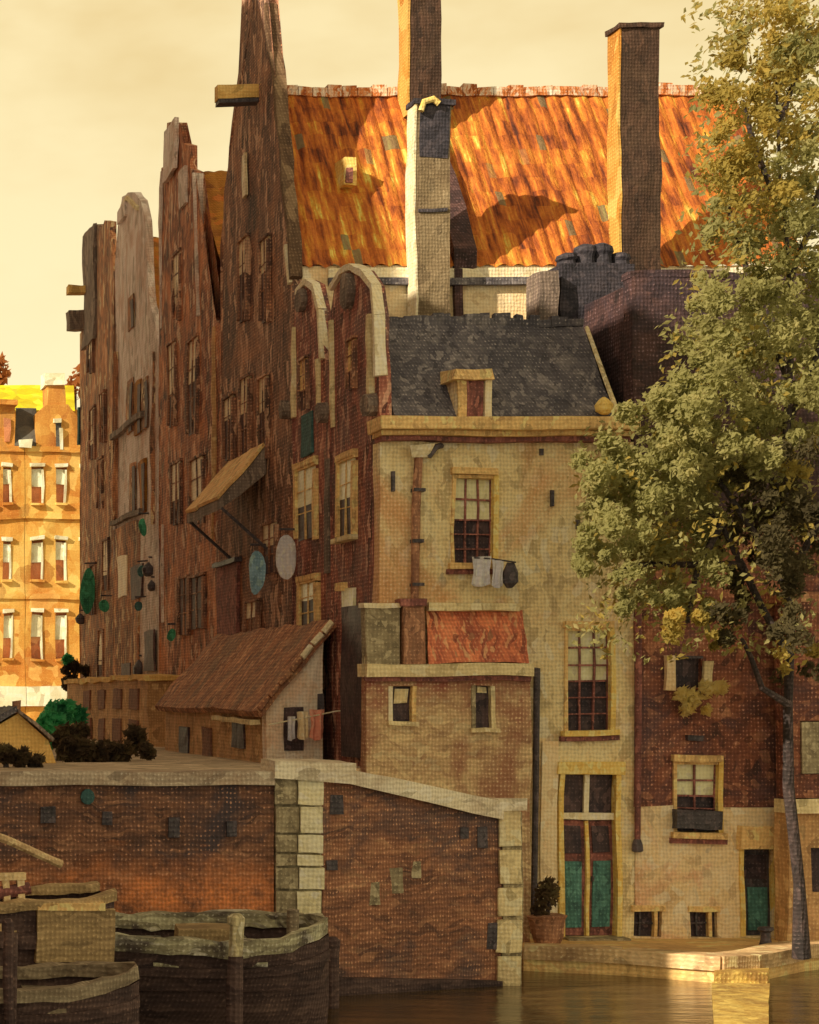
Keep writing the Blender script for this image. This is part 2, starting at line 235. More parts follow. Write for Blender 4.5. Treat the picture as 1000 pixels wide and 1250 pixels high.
# ---------------------------------------------------------------- mesh building
def warp(p, amp):
    s = max(1.0, p.y / 40.0) * amp
    return p + s * (0.030 * noise.noise_vector(p * 0.8) + 0.016 * noise.noise_vector(p * 2.9 + Vector((7, 3, 1))) + 0.009 * noise.noise_vector(p * 7.3))
class MB:
    def __init__(s, seg=0.45, amp=1.0): s.bm = bmesh.new(); s.seg = seg; s.amp = amp
    def face(s, pts):
        try: return s.bm.faces.new([s.bm.verts.new(p) for p in pts])
        except ValueError: return None
    def quad(s, a, b, c, d, seg=None):
        seg = seg or s.seg; a, b, c, d = map(Vector, (a, b, c, d))
        n = max(1, min(60, round(max((b - a).length, (c - d).length) / seg))); m = max(1, min(60, round(max((d - a).length, (c - b).length) / seg)))
        g = [[s.bm.verts.new((a.lerp(b, i / n)).lerp(d.lerp(c, i / n), j / m)) for j in range(m + 1)] for i in range(n + 1)]
        for i in range(n):
            for j in range(m): s.bm.faces.new((g[i][j], g[i + 1][j], g[i + 1][j + 1], g[i][j + 1]))
        return s
    def hexa(s, b, t):            # bottom four, top four corners
        s.quad(b[0], b[3], b[2], b[1]); s.quad(t[0], t[1], t[2], t[3])
        for i in range(4): s.quad(b[i], b[(i + 1) % 4], t[(i + 1) % 4], t[i])
        return s
    def box(s, x0, x1, y0, y1, z0, z1):
        if x0 > x1: x0, x1 = x1, x0
        if y0 > y1: y0, y1 = y1, y0
        if z0 > z1: z0, z1 = z1, z0
        q = [(x0, y0), (x1, y0), (x1, y1), (x0, y1)]
        return s.hexa([Vector((*p, z0)) for p in q], [Vector((*p, z1)) for p in q])
    def fbox(s, px0, px1, py0, py1, D, back, front):      # a box on a plane that faces the viewer
        return s.box(X(px0, D), X(px1, D), D - front, D - back, Z(py1, D), Z(py0, D))
    def sbox(s, px0, px1, py0, py1, o0, o1):              # a box on the street facade plane
        Dm = DX((px0 + px1) / 2)
        return s.box(XF - o1, XF - o0, DX(px1), DX(px0), Z(py1, Dm), Z(py0, Dm))
    def prism(s, pts, vec):
        pts = [Vector(p) for p in pts]; vec = Vector(vec); out = []
        for i, p in enumerate(pts):
            q = pts[(i + 1) % len(pts)]; n = max(1, round((q - p).length / s.seg))
            out += [p.lerp(q, k / n) for k in range(n)]
            s.quad(p, q, q + vec, p + vec)
        for o in (Vector((0, 0, 0)), vec):
            f = s.face([p + o for p in out])
            if f: bmesh.ops.triangulate(s.bm, faces=[f])
        return s
    def wall(s, x0, x1, z0, z1, y, holes, t):             # a wall facing -y with real openings
        def cuts(a, b, hs):
            c = sorted({a, b, *[h for h in hs if a < h < b]}); r = []
            for u, v in zip(c, c[1:]):
                n = max(1, round((v - u) / s.seg)); r += [u + (v - u) * k / n for k in range(n)]
            return r + [c[-1]]
        cx = cuts(x0, x1, [h for q in holes for h in q[:2]]); cz = cuts(z0, z1, [h for q in holes for h in q[2:]])
        vs = {}; fs = []
        gv = lambda i, j: vs.setdefault((i, j), None) or vs.__setitem__((i, j), s.bm.verts.new((cx[i], y, cz[j]))) or vs[(i, j)]
        for i in range(len(cx) - 1):
            for j in range(len(cz) - 1):
                mx, mz = (cx[i] + cx[i + 1]) / 2, (cz[j] + cz[j + 1]) / 2
                if any(h[0] < mx < h[1] and h[2] < mz < h[3] for h in holes): continue
                fs.append(s.bm.faces.new((gv(i, j), gv(i + 1, j), gv(i + 1, j + 1), gv(i, j + 1))))
        r = bmesh.ops.extrude_face_region(s.bm, geom=fs, use_keep_orig=True)
        bmesh.ops.translate(s.bm, verts=[v for v in r['geom'] if isinstance(v, bmesh.types.BMVert)], vec=(0, t, 0))
        s.bm.normal_update()
        return s
    def tube(s, pts, rad, n=8, cap=True):
        pts = [Vector(p) for p in pts]; rings = []
        for i, p in enumerate(pts):
            d = (pts[min(i + 1, len(pts) - 1)] - pts[max(i - 1, 0)]).normalized()
            a = d.orthogonal().normalized(); b = d.cross(a); r = rad[i] if isinstance(rad, (list, tuple)) else rad
            if i and rings:
                pass
            rings.append([s.bm.verts.new(p + r * (math.cos(t) * a + math.sin(t) * b)) for t in [2 * math.pi * k / n for k in range(n)]])
        for A, B in zip(rings, rings[1:]):
            off = min(range(n), key=lambda o: sum((A[k].co - B[(k + o) % n].co).length for k in range(n)))
            for k in range(n): s.bm.faces.new((A[k], A[(k + 1) % n], B[(k + 1 + off) % n], B[(k + off) % n]))
        if cap:
            s.bm.faces.new(rings[0]); s.bm.faces.new(list(reversed(rings[-1])))
        return s
    def lathe(s, c, prof, n=14):  # (radius, height) pairs round a vertical axis
        c = Vector(c); rings = [[s.bm.verts.new(c + Vector((r * math.cos(t), r * math.sin(t), h))) for t in [2 * math.pi * k / n for k in range(n)]] for r, h in prof]
        for A, B in zip(rings, rings[1:]):
            for k in range(n): s.bm.faces.new((A[k], A[(k + 1) % n], B[(k + 1) % n], B[k]))
        s.bm.faces.new(rings[0]); s.bm.faces.new(list(reversed(rings[-1]))); return s
    def disc(s, c, rx, rz, t, n=20, axis='y'):   # an upright oval board that faces -y
        ring = [Vector((c[0] + rx * math.cos(a), c[1], c[2] + rz * math.sin(a))) for a in [2 * math.pi * k / n for k in range(n)]]
        sg, s.seg = s.seg, 9; s.prism(ring, (0, t, 0)); s.seg = sg; return s
    def leaves(s, c, r, n, size, mi=0, flat=0.0):
        c = Vector(c); rx, ry, rz = r if isinstance(r, (tuple, list)) else (r, r, r)
        for _ in range(n):
            d = Vector((random.gauss(0, 1), random.gauss(0, 1), random.gauss(0, 1))).normalized() * random.random() ** 0.45
            p = c + Vector((d.x * rx, d.y * ry, d.z * rz)); p += 0.35 * max(rx, rz) * noise.noise_vector(p * 1.7)
            nrm = (SUN * 1.1 + Vector((random.gauss(0, .6), random.gauss(0, .6), random.gauss(0, .6)))).normalized()
            a = nrm.cross(Vector((random.gauss(0, 1), random.gauss(0, 1), random.gauss(0, 1)))).normalized(); b = nrm.cross(a)
            L = size * random.uniform(.6, 1.4); w = L * random.uniform(.35, .6); k = a.cross(b) * L * .15
            f = s.face((p - a * L, p - b * w + k, p + a * L, p + b * w + k))
            if f: f.material_index = mi
        return s
    def build(s, name, mat, parent=None, base=None, raw=False):
        base = Vector(base) if base is not None else (root_loc(parent) if parent else Vector((0, 0, 0)))
        if not raw:
            bmesh.ops.remove_doubles(s.bm, verts=s.bm.verts, dist=0.0004)
            bmesh.ops.recalc_face_normals(s.bm, faces=s.bm.faces)
        for v in s.bm.verts: v.co = warp(v.co, s.amp) - base
        me = bpy.data.meshes.new(name); s.bm.to_mesh(me); s.bm.free()
        for m in (mat if isinstance(mat, list) else [mat]): me.materials.append(M[m])
        o = bpy.data.objects.new(name, me); C.objects.link(o)
        if parent: o.parent = parent
        else: o.location = base
        return o
def root_loc(o):
    while o.parent: o = o.parent
    return o.location.copy()
def thing(name, label, cat, loc, group=None):
    o = bpy.data.objects.new(name, None); o.empty_display_size = .3; C.objects.link(o); o.location = loc
    return tag(o, label, cat, group)
def tag(o, label, cat, group=None):
    o['label'] = label; o['category'] = cat
    if group: o['group'] = group
    return o
def struct(o, kind='structure'): o['kind'] = kind; return o
# ---------------------------------------------------------------- windows
def hole(px0, px1, py0, py1, D): return (X(px0, D), X(px1, D), Z(py1, D), Z(py0, D))
def win(th, px0, px1, py0, py1, D, split=.52, cols=3, rows=3, jambs=('ochre', 'yellow'), lintel='ochre', sill='ochre', up='pale_pane', low='pane', bars='mahogany', lowbars=True, sillw=7):
    """a sash window in an opening of the wall at depth D (photograph's measures)"""
    pm = py0 + (py1 - py0) * split
    f = MB().fbox(px0, px0 + 4, py0, py1, D, -.14, .03).fbox(px0 + 4, px1 - 6, py0, py0 + 4, D, -.14, .025)
    w = f.build('window', jambs[0], th)
    MB().fbox(px1 - 6, px1, py0, py1, D, -.14, .05).build('jamb', jambs[1], w)
    if up: MB().fbox(px0 + 4, px1 - 6, py0 + 4, pm, D, -.13, -.10).build('blind', up, w)
    MB().fbox(px0 + 4, px1 - 6, pm if up else py0 + 4, py1, D, -.16, -.125).build('pane', low, w)
    b = MB(); a0, a1, n = px0 + 4, px1 - 6, cols
    for i in range(n + 1):
        x = a0 + (a1 - a0) * i / n; b.fbox(x - 1.1, x + 1.1, py0 + 4, py1 if lowbars else pm, D, -.10, -.065)
    for j in range(1, rows + 1):
        y = py0 + 4 + (pm - py0 - 4) * j / rows; b.fbox(a0, a1, y - 1.1, y + 1.1, D, -.098, -.06)
    if lowbars:
        for j in range(1, 3):
            y = pm + (py1 - pm) * j / 3; b.fbox(a0, a1, y - .8, y + .8, D, -.098, -.06)
    b.build('glazing_bar', bars, w)
    if lintel: MB().fbox(px0 - 2, px1 - 2, py0 - sillw - 1, py0, D, -.02, .10).build('lintel', lintel, w)
    if sill:
        MB().fbox(px0 - 4, px1 + 2, py1, py1 + sillw, D, -.02, .16).build('sill', sill, w)
        MB().fbox(px0 - 6, px1 + 4, py1 + sillw, py1 + sillw + 6, D, -.02, .09).build('sill_bracket', 'mahogany', w)
    return w
def swin(th, px0, px1, py0, py1, split=.5, up='row_blind', low='row_pane', frame=None, lintel=None, sill=None):
    """a tall window on the street facade"""
    Dm = DX((px0 + px1) / 2); pm = py0 + (py1 - py0) * split; fw = max(1.2, (px1 - px0) * .16)
    f = MB(.6)
    f.sbox(px0 - fw, px0, py0, py1, -.02, .07).sbox(px1, px1 + fw, py0, py1, -.02, .07).sbox(px0 - fw, px1 + fw, py0 - 3, py0, -.02, .075)
    w = f.build('window', frame or 'spire_brick', th)
    if up: MB(.6).sbox(px0, px1, py0, pm, -.02, .03).build('blind', up, w)
    MB(.6).sbox(px0, px1, pm if up else py0, py1, -.02, .022).build('pane', low, w)
    g = MB(.9); bw = (px1 - px0) * .035; pc = (px0 + px1) / 2
    g.sbox(pc - bw, pc + bw, py0, py1, .0, .045)
    for q in (.3, .62): yy = py0 + (py1 - py0) * q; g.sbox(px0, px1, yy - .7, yy + .7, .0, .04)
    g.build('glazing_bar', frame or 'spire_brick', w)
    if lintel: MB(.6).sbox(px0 - fw, px1 + fw, py0 - 10, py0 - 3, -.02, .09).build('lintel', lintel, w)
    if sill: MB(.6).sbox(px0 - fw, px1 + fw, py1, py1 + 6, -.02, .14).build('sill', sill, w)
    return w
# ================================================================ the setting
def sheet(name, pts, mat, kind='structure', seg=2.0, amp=.6):
    m = MB(seg, amp); m.quad(*pts); return struct(m.build(name, mat), kind)
# canal water
m = MB(2.0, 0); m.quad((-60, 2, ZW), (60, 2, ZW), (60, 33, ZW), (-60, 33, ZW)); struct(m.build('canal_water', 'water'))
# street and ground behind the quay wall: one sheet to the horizon with the low quay left out
m = MB(6.0, .5)
m.quad((-30, 28.25, ZS), (7.25, 28.25, ZS), (7.25, 33.4, ZS), (-30, 33.4, ZS))
m.quad((7.25, 28.25, ZS), (10.06, 29.3, Z(990, 29.1)), (10.06, 32.3, Z(990, 29.1)), (7.25, 33.4, ZS), 1.0)
struct(m.build('street', 'street'))
m = MB(12.0, 0); m.quad((-300, 32.3, ZS - .05), (300, 32.3, ZS - .05), (300, 600, ZS - .05), (-300, 600, ZS - .05)); struct(m.build('ground', 'street'))
# the low quay in front of the houses
qe = [(X(640, 30.6), 30.6), (X(760, 30.1), 30.1), (X(830, 29.6), 29.6), (X(880, 29.25), 29.25), (X(925, 29.5), 29.5), (X(985, 30.6), 30.6), (X(1060, 31.3), 31.3), (X(1300, 31.4), 31.4)]
m = MB(.6)
top = [(x, y, 0) for x, y in qe] + [(qe[-1][0], 32.4, 0), (qe[0][0], 32.4, 0)]
m.prism(top, (0, 0, -1.6)); struct(m.build('quay', 'sand'))
# stone edge of the low quay
m = MB(.5)
for (a, b) in zip(qe, qe[1:]):
    d = (Vector((*b, 0)) - Vector((*a, 0))).normalized(); n = Vector((d.y, -d.x, 0))
    A, B = Vector((*a, 0)), Vector((*b, 0))
    q = [A + n * .05, B + n * .05, B - n * .42, A - n * .42]
    m.hexa([p + Vector((0, 0, -.14)) for p in q], [p + Vector((0, 0, .05)) for p in q])
struct(m.build('kerb', 'kerb'))
# ---------------------------------------------------------------- quay walls
DW = 28.0
cx0, cx1 = X(334, DW), X(394, DW)
t = thing('quay_wall', 'long dark brick quay wall stained orange near the water behind the boats', 'quay wall', (X(150, DW), DW, ZW))
MB(.6).box(X(-260, DW), cx0, DW, DW + .5, -1.6, Z(955, DW)).build('brickwork', 'quay_brick', t)
MB(.5).hexa([Vector((X(-260, DW), y, z)) if False else p for p in []] or [Vector((X(-260, DW), DW - .12, Z(962, DW))), Vector((cx0, DW - .12, Z(958, DW))), Vector((cx0, DW + .62, Z(958, DW))), Vector((X(-260, DW), DW + .62, Z(962, DW)))],
     [Vector((X(-260, DW), DW - .12, ZS + .03)), Vector((cx0, DW - .12, ZS + .05)), Vector((cx0, DW + .62, ZS + .05)), Vector((X(-260, DW), DW + .62, ZS + .03))]).build('coping', 'grey_coping', t)
for (px, py, w, h) in ((212, 1010, 7, 12), (58, 996, 9, 10), (282, 1012, 6, 9), (130, 1000, 6, 8)):
    MB(.2, .8).fbox(px - w, px + w, py - h, py + h, DW, -.02, .05).build('drain_hole', 'iron', t)
MB(.15, .6).disc((X(106, DW), DW - .07, Z(974, DW)), .09, .1, .08, 10).build('moss_clump', 'dark_green', t)
# the corner of dressed stone
t = thing('stone_pier', 'pale dressed stone corner of the quay between two brick walls', 'stone pier', (X(364, DW), DW, ZW))
MB(.6).box(cx0 + .02, cx1 - .02, DW + .0, DW + .55, -1.6, Z(950, DW)).build('core', 'moss_block', t)
ys = [948, 984, 1018, 1042, 1058, 1086, 1120, 1150, 1186, 1240]
for i, (a, b) in enumerate(zip(ys, ys[1:])):
    o = random.uniform(-3, 3)
    MB(.2, 1.3).fbox(362 + o, 392 + random.uniform(-5, 3), a + 1.5, b - 1.5, DW, -.05, .10 + .02 * (i % 2)).build('stone_block', 'pale_block' if i < 7 else 'moss_block', t)
    MB(.2, 1.2).fbox(335, 361 + o, a + 1.5, b - 1.5, DW, -.05, .06 + .02 * (i % 2)).build('stone_block', 'moss_block', t)  # left column in a darker stone, painting in the corner's shaded face
MB(.4, 1.2).hexa([Vector((cx0 - .02, DW - .2, Z(949, DW))), Vector((X(432, DW), DW - .1, Z(956, DW))), Vector((X(432, DW), DW + .7, Z(956, DW))), Vector((cx0 - .02, DW + .7, Z(949, DW)))],
     [Vector((cx0 - .02, DW - .2, Z(928, DW))), Vector((X(432, DW), DW - .1, Z(930, DW))), Vector((X(432, DW), DW + .7, Z(930, DW))), Vector((cx0 - .02, DW + .7, Z(928, DW)))]).build('cap_stone', 'coping', t)
# the wall that falls to the right
DR0, DR1 = 28.05, 29.1
t = thing('ramp_wall', 'brick quay wall with a pale stone coping falling to the right', 'quay wall', (X(500, DR0), DR0, ZW))
bx = [(cx1, DR0), (X(612, DR1), DR1)]
zt = [Z(948, DR0), Z(1000, DR1)]
def slab(z0, z1, back=.5, front=0.0, a=0, b=1):
    P = lambda k, d, z: Vector((bx[0][0] + (bx[1][0] - bx[0][0]) * k, bx[0][1] + (bx[1][1] - bx[0][1]) * k + d, z))
    return [P(a, -front, z0[0]), P(b, -front, z0[1]), P(b, back, z0[1]), P(a, back, z0[0])], [P(a, -front, z1[0]), P(b, -front, z1[1]), P(b, back, z1[1]), P(a, back, z1[0])]
MB(.5).hexa(*slab((-1.6, -1.6), zt)).build('brickwork', 'ramp_brick', t)
zz = lambda k: zt[0] + (zt[1] - zt[0]) * k
MB(.5, 1.3).hexa(*slab((zz(.12), zz(1.0)), (Z(931, DR0) - .06, Z(978, DR1)), .62, .12, .12, 1.0)).build('coping', 'coping', t)
MB(.5).hexa(*slab((-1.6, -1.6), (Z(1192, DR0), Z(1196, DR1)), .1, .10)).build('footing', 'boat_dark', t)
for (px, py, w, h) in ((410, 982, 8, 12), (588, 1022, 6, 13), (566, 1016, 5, 7), (404, 1056, 7, 6), (600, 1142, 6, 16), (404, 1178, 8, 16)):
    D = DR0 + (DR1 - DR0) * (px - 394) / 218
    MB(.2, .8).fbox(px - w, px + w, py - h, py + h, D, -.02, .04).build('missing_brick', 'iron', t)
for (px, py, w, h) in ((482, 1075, 9, 16), (455, 1090, 8, 14), (508, 1062, 6, 10)):
    D = DR0 + (DR1 - DR0) * (px - 394) / 218
    MB(.15, 1.4).fbox(px - w, px + w, py - h, py + h, D, -.02, .03).build('repair_patch', 'moss_block', t)
t = thing('end_pier', 'mossy stone pier ending the falling wall beside the door', 'stone pier', (X(622, DR1), DR1, ZW))
MB(.5).box(X(612, DR1) + .01, 10.10, DR1 - .02, DR1 + .6, -1.6, Z(992, DR1)).build('core', 'moss_block', t)
ys = [984, 1036, 1082, 1120, 1164, 1206, 1250]
for a, b in zip(ys, ys[1:]): MB(.2, 1.2).fbox(607 + random.uniform(-3, 2), 634, a + 2, b - 3, DR1, -.01, .08).build('stone_block', 'olive_stone', t)
MB(.2, 1.2).fbox(604, 640, 975, 990, DR1, -.3, .12).build('cap_stone', 'coping', t)
# the side of the raised street towards the low quay
o = MB(.6).box(9.7, 10.06, DR1 + .62, 31.2, -1.6, Z(996, 29.1)).build('bank_wall', 'ramp_brick', base=(9.9, 30, 0))
tag(o, 'short brick side of the raised street behind the mossy end pier', 'retaining wall')
# ---------------------------------------------------------------- plastered house
t = thing('plaster_house', 'tan plastered house with slate mansard, small dormer and a tall green double door', 'house', (X(620, D0), D0, 0))
xl, xr, ztop = XF - .02, X(774, D0), Z(540, D0)
W1, W2, DO, B1 = (551, 607, 580, 688), (688, 750, 766, 892), (686, 755, 945, 1143), None
holes = [hole(*W1, D0), hole(*W2, D0), hole(*DO, D0)]
MB(.5).wall(xl, xr, -.05, ztop, D0, holes, .34).build('wall', 'plaster', t)
MB(.8).box(xl + .05, xr - .05, D0 + .40, D0 + 4.0, 0, ztop - .05).build('back_wall', 'plaster', t)
win(t, *W1, D0, split=.5, cols=3, rows=2, jambs=('ochre', 'yellow'), lintel='ochre', sill='ochre')
win(t, *W2, D0, split=.52, cols=3, rows=3, jambs=('ochre', 'yellow'), lintel='ochre', sill='yellow')
# double door
d = MB().fbox(682, 688, 934, 1143, D0, -.14, .07).fbox(751, 757, 934, 1143, D0, -.14, .07).fbox(678, 761, 930, 945, D0, -.14, .09).build('door', 'yellow', t)
MB().fbox(688, 751, 945, 994, D0, -.16, -.11).build('fanlight', 'pane', d)
MB().fbox(715, 721, 945, 992, D0, -.10, -.03).fbox(688, 751, 992, 1000, D0, -.12, 0).build('transom', 'cream', d)
for a, b in ((688, 717), (721, 751)):
    lf = MB().fbox(a, b, 1001, 1142, D0, -.17, -.10).build('door_leaf', 'mahogany', d)
    MB().fbox(a + 5, b - 4, 1052, 1132, D0, -.099, -.07).build('door_panel', 'green_panel', d)
    MB().fbox(a + 5, b - 4, 1008, 1042, D0, -.099, -.08).build('door_pane', 'pane', d)
MB().fbox(717, 721, 1001, 1142, D0, -.12, -.04).build('meeting_rail', 'yellow', d)
MB(.1).fbox(722, 725, 1070, 1076, D0, -.07, -.01).build('door_handle', 'iron', d)
MB().fbox(660, 680, 905, 1140, D0, -.02, .05).build('pilaster', 'lime', t)
MB().fbox(684, 760, 1143, 1149, D0, -.1, .34).build('doorstep', 'moss_block', t)
# cornice with its gutter
c = MB(.5, 1.3).box(xl - .1, X(768, D0), D0 - .42, D0 + .3, Z(529, D0), Z(513, D0)).build('cornice', 'ochre', t)
MB(.5, 1.3).box(xl - .05, X(766, D0), D0 - .26, D0 + .2, Z(535, D0), Z(529.2, D0)).build('moulding', 'ochre', c)
MB(.5, 1.3).box(xl - .02, X(764, D0), D0 - .16, D0 + .2, Z(541, D0), Z(535.2, D0)).build('soffit', 'mahogany', c)  # dark brown stands for the shadow under the cornice
# mansard
yb, yt = D0 - .05, D0 + 1.3; zb, zt2 = Z(513.5, D0), Z(386, D0 + 1.3)
xm = XF + .20
rf = MB(.4, 1.4).hexa([Vector((xm, yb, zb)), Vector((X(752, D0), yb, zb)), Vector((X(752, D0), D0 + 3.9, zb)), Vector((xm, D0 + 3.9, zb))],
     [Vector((xm, yt, zt2)), Vector((X(712, yt), yt, zt2 - .1)), Vector((X(712, yt), D0 + 3.9, zt2 - .1)), Vector((xm, D0 + 3.9, zt2))]).build('roof', 'slate', t)
for k in range(26):  # uneven slates along the top edge
    px = 476 + k * 9.0; h = random.uniform(2, 9)
    MB(.2, 1.5).fbox(px, px + random.uniform(8, 13), 390 - h, 397, yt, -.1, .06).build('ridge_slate', 'slate', rf)
MB(.3).tube([W(716, 402, yt) + Vector((0, -.05, .03)), W(749, 505, D0) + Vector((.02, -.08, .02))], .035, 6).build('hip_roll', 'olive_stone', rf)
MB(.2).lathe(W(738, 506, D0 - .1), [(.05, 0), (.12, .05), (.13, .14), (.07, .22), (.02, .26)], 10).build('finial', 'yellow', rf)
# dormer
dm = MB(.3).fbox(557, 601, 462, 512, D0 - .02, -1.0, 0).build('dormer', 'plaster', t)
MB(.3).fbox(557, 568, 464, 511, D0 - .02, 0.002, .05).build('jamb', 'ochre', dm)
MB(.3).fbox(591, 599, 464, 511, D0 - .02, 0.002, .06).build('jamb', 'cream', dm)
MB(.3).fbox(569, 590, 464, 511, D0 - .02, 0.002, .02).build('pane', 'mahogany', dm)
MB(.3).hexa([W(553, 462, D0 - .16), W(604, 462, D0 - .16), W(604, 462, D0 - .16) + Vector((0, 1.3, 0)), W(553, 462, D0 - .16) + Vector((0, 1.3, 0))],
            [W(556, 450, D0 - .1), W(601, 450, D0 - .1), W(601, 450, D0 - .1) + Vector((0, 1.2, .1)), W(556, 450, D0 - .1) + Vector((0, 1.2, .1))]).build('dormer_roof', 'ochre', dm)
# rain pipe with hopper
rp = MB(.3).tube([W(510, 556, D0 - .12), W(508, 620, D0 - .11), W(507, 735, D0 - .11)], .062, 9).build('rain_pipe', 'pipe', t)
MB(.2).hexa([W(502, 560, D0 - .22), W(522, 560, D0 - .22), W(522, 560, D0 - .01), W(502, 560, D0 - .01)], [W(499, 546, D0 - .3), W(530, 543, D0 - .3), W(530, 543, D0 - .01), W(499, 546, D0 - .01)]).build('hopper', 'cream', rp)
MB(.2).tube([W(522, 560, D0 - .2), W(530, 548, D0 - .2), W(538, 545, D0 - .12)], .05, 7).build('spout', 'iron', rp)
for py in (600, 660, 712): MB(.2).fbox(501, 514, py, py + 4, D0, -.02, .19).build('clamp', 'iron', rp)
for (px, py, h) in ((478, 590, 12), (673, 608, 10), (660, 552, 4), (705, 640, 6)):
    MB(.2).fbox(px - 2, px + 2, py - h, py + h, D0, -.02, .05).build('wall_anchor', 'iron', t)
MB(.3).tube([W(655, 815, D0 - .1), W(654, 950, D0 - .1), W(652, 1140, D0 - .1)], .05, 8).build('corner_pipe', 'iron', t)
# ---------------------------------------------------------------- brick house with plastered foot
t = thing('brick_house', 'dark red brick house with a pale plastered foot behind the tree', 'house', (X(860, D0), D0, 0))
zp, zt3 = Z(985, D0), Z(338, D0)
W3, W4 = (822, 882, 930, 1016), (824, 856, 800, 838)
b1, b2, DR = (768 + 4, 808, 1112, 1143), (842, 874, 1112, 1143), (906, 944, 1034, 1143)
xr2 = X(1300, D0)
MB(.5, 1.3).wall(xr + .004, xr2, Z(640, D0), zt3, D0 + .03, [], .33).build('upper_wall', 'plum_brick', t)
MB(.5).wall(xr + .004, xr2, zp + .001, Z(640, D0) - .001, D0 + .02, [hole(822, 882, 930, 985.5, D0), hole(*W4, D0)], .34).build('wall', 'red_brick', t)
MB(.5, 1.2).wall(xr + .004, X(960, D0), -.05, zp, D0 - .02, [hole(822, 882, 984, 1016, D0), hole(*b1, D0), hole(*b2, D0), hole(*DR, D0)], .36).build('plinth', 'pale_plaster', t)
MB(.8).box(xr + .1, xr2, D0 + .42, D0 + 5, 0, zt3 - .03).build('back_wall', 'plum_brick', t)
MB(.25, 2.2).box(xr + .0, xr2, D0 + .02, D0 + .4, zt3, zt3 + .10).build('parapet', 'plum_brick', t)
w = win(t, *W3, D0, split=.5, cols=2, rows=2, jambs=('ochre', 'yellow'), lintel='ochre', sill='ochre')
MB(.15, 1.5).fbox(820, 876, 990, 1012, D0, -.05, .22).build('flower_box', 'iron', w)
w = MB(.2).fbox(*W4[:2], W4[2], W4[2] + 3, D0, -.1, .05).build('window', 'iron', t)
MB(.2).fbox(*W4, D0, -.16, -.1).build('pane', 'pane', w)
MB(.2, 1.6).fbox(811, 823, 800, 842, D0, -.02, .06).build('shutter', 'lime', w)
MB(.2, 1.6).fbox(857, 868, 806, 840, D0, -.02, .06).build('shutter', 'olive_stone', w)
for q in (b1, b2):
    w = MB(.2).fbox(q[0] - 3, q[1] + 3, q[2] - 7, q[2], D0, -.1, .06).build('cellar_window', 'ochre', t)
    MB(.2).fbox(q[0], q[1], q[2], q[3], D0, -.16, -.08).build('pane', 'pane', w)
    MB(.2).fbox(q[1] - 10, q[1] - 6, q[2], q[3], D0, -.07, .03).build('jamb', 'ochre', w)
    MB(.1).fbox(q[0] + 9, q[0] + 11, q[2], q[3], D0, -.07, -.03).fbox(q[0], q[1] - 10, 1126, 1128, D0, -.069, -.035).build('glazing_bar', 'iron', w)
d = MB(.3).fbox(902, 907, 1030, 1143, D0, -.12, .06).fbox(944, 949, 1030, 1143, D0, -.12, .04).build('door', 'yellow', t)
MB(.3).fbox(907, 944, 1034, 1142, D0, -.17, -.11).build('door_leaf', 'iron', d)
MB(.3).fbox(916, 940, 1082, 1136, D0, -.109, -.08).build('door_panel', 'green_panel', d)
MB(.3).fbox(912, 940, 1042, 1072, D0, -.109, -.09).build('door_pane', 'pane', d)
MB(.2, 1.8).fbox(900, 948, 1006, 1032, D0, -.02, .14).build('lintel', 'ochre', d)
MB(.2).fbox(838, 856, 897, 904, D0, -.02, .08).build('wall_anchor', 'iron', t)
dp = MB(.3).tube([W(779, 560, D0 - .08), W(779, 800, D0 - .08), W(778, 1030, D0 - .08)], .045, 8).build('rain_pipe', 'mahogany', t)
MB(.2).lathe(W(778, 1042, D0 - .09), [(.04, 0), (.08, .02), (.075, .12), (.05, .2)], 9).build('pipe_shoe', 'iron', dp)
# low wing at the right edge
DZ = 31.3
t = thing('brick_wing', 'low brown brick wing with a stone ledge at the right of the tree trunk', 'outbuilding', (X(1030, DZ), DZ, 0))
MB(.5).wall(X(962, DZ), X(1300, DZ), -.05, Z(992, DZ), DZ, [hole(990, 1030, 1035, 1090, DZ)], .4).build('wall', 'porch', t)
MB(.5).wall(X(966, DZ), X(1300, DZ), Z(974, DZ), Z(735, DZ), DZ + .06, [hole(980, 1040, 880, 945, DZ)], .4).build('upper_wall', 'red_brick', t)
MB(.5, 1.3).box(X(957, DZ), X(1300, DZ), DZ - .16, DZ + .3, Z(991.5, DZ), Z(975, DZ)).build('ledge', 'olive_stone', t)
MB(.3).fbox(990, 1030, 1035, 1090, DZ, -.2, -.12).build('pane', 'pane', t)
MB(.3).fbox(981, 1039, 881, 944, DZ, -.16, -.03).build('shutter', 'moss_block', t)
MB(.5).box(X(964, DZ), X(1300, DZ), DZ + .05, DZ + .8, Z(735, DZ), Z(722, DZ)).build('roof', 'shed_tile', t)
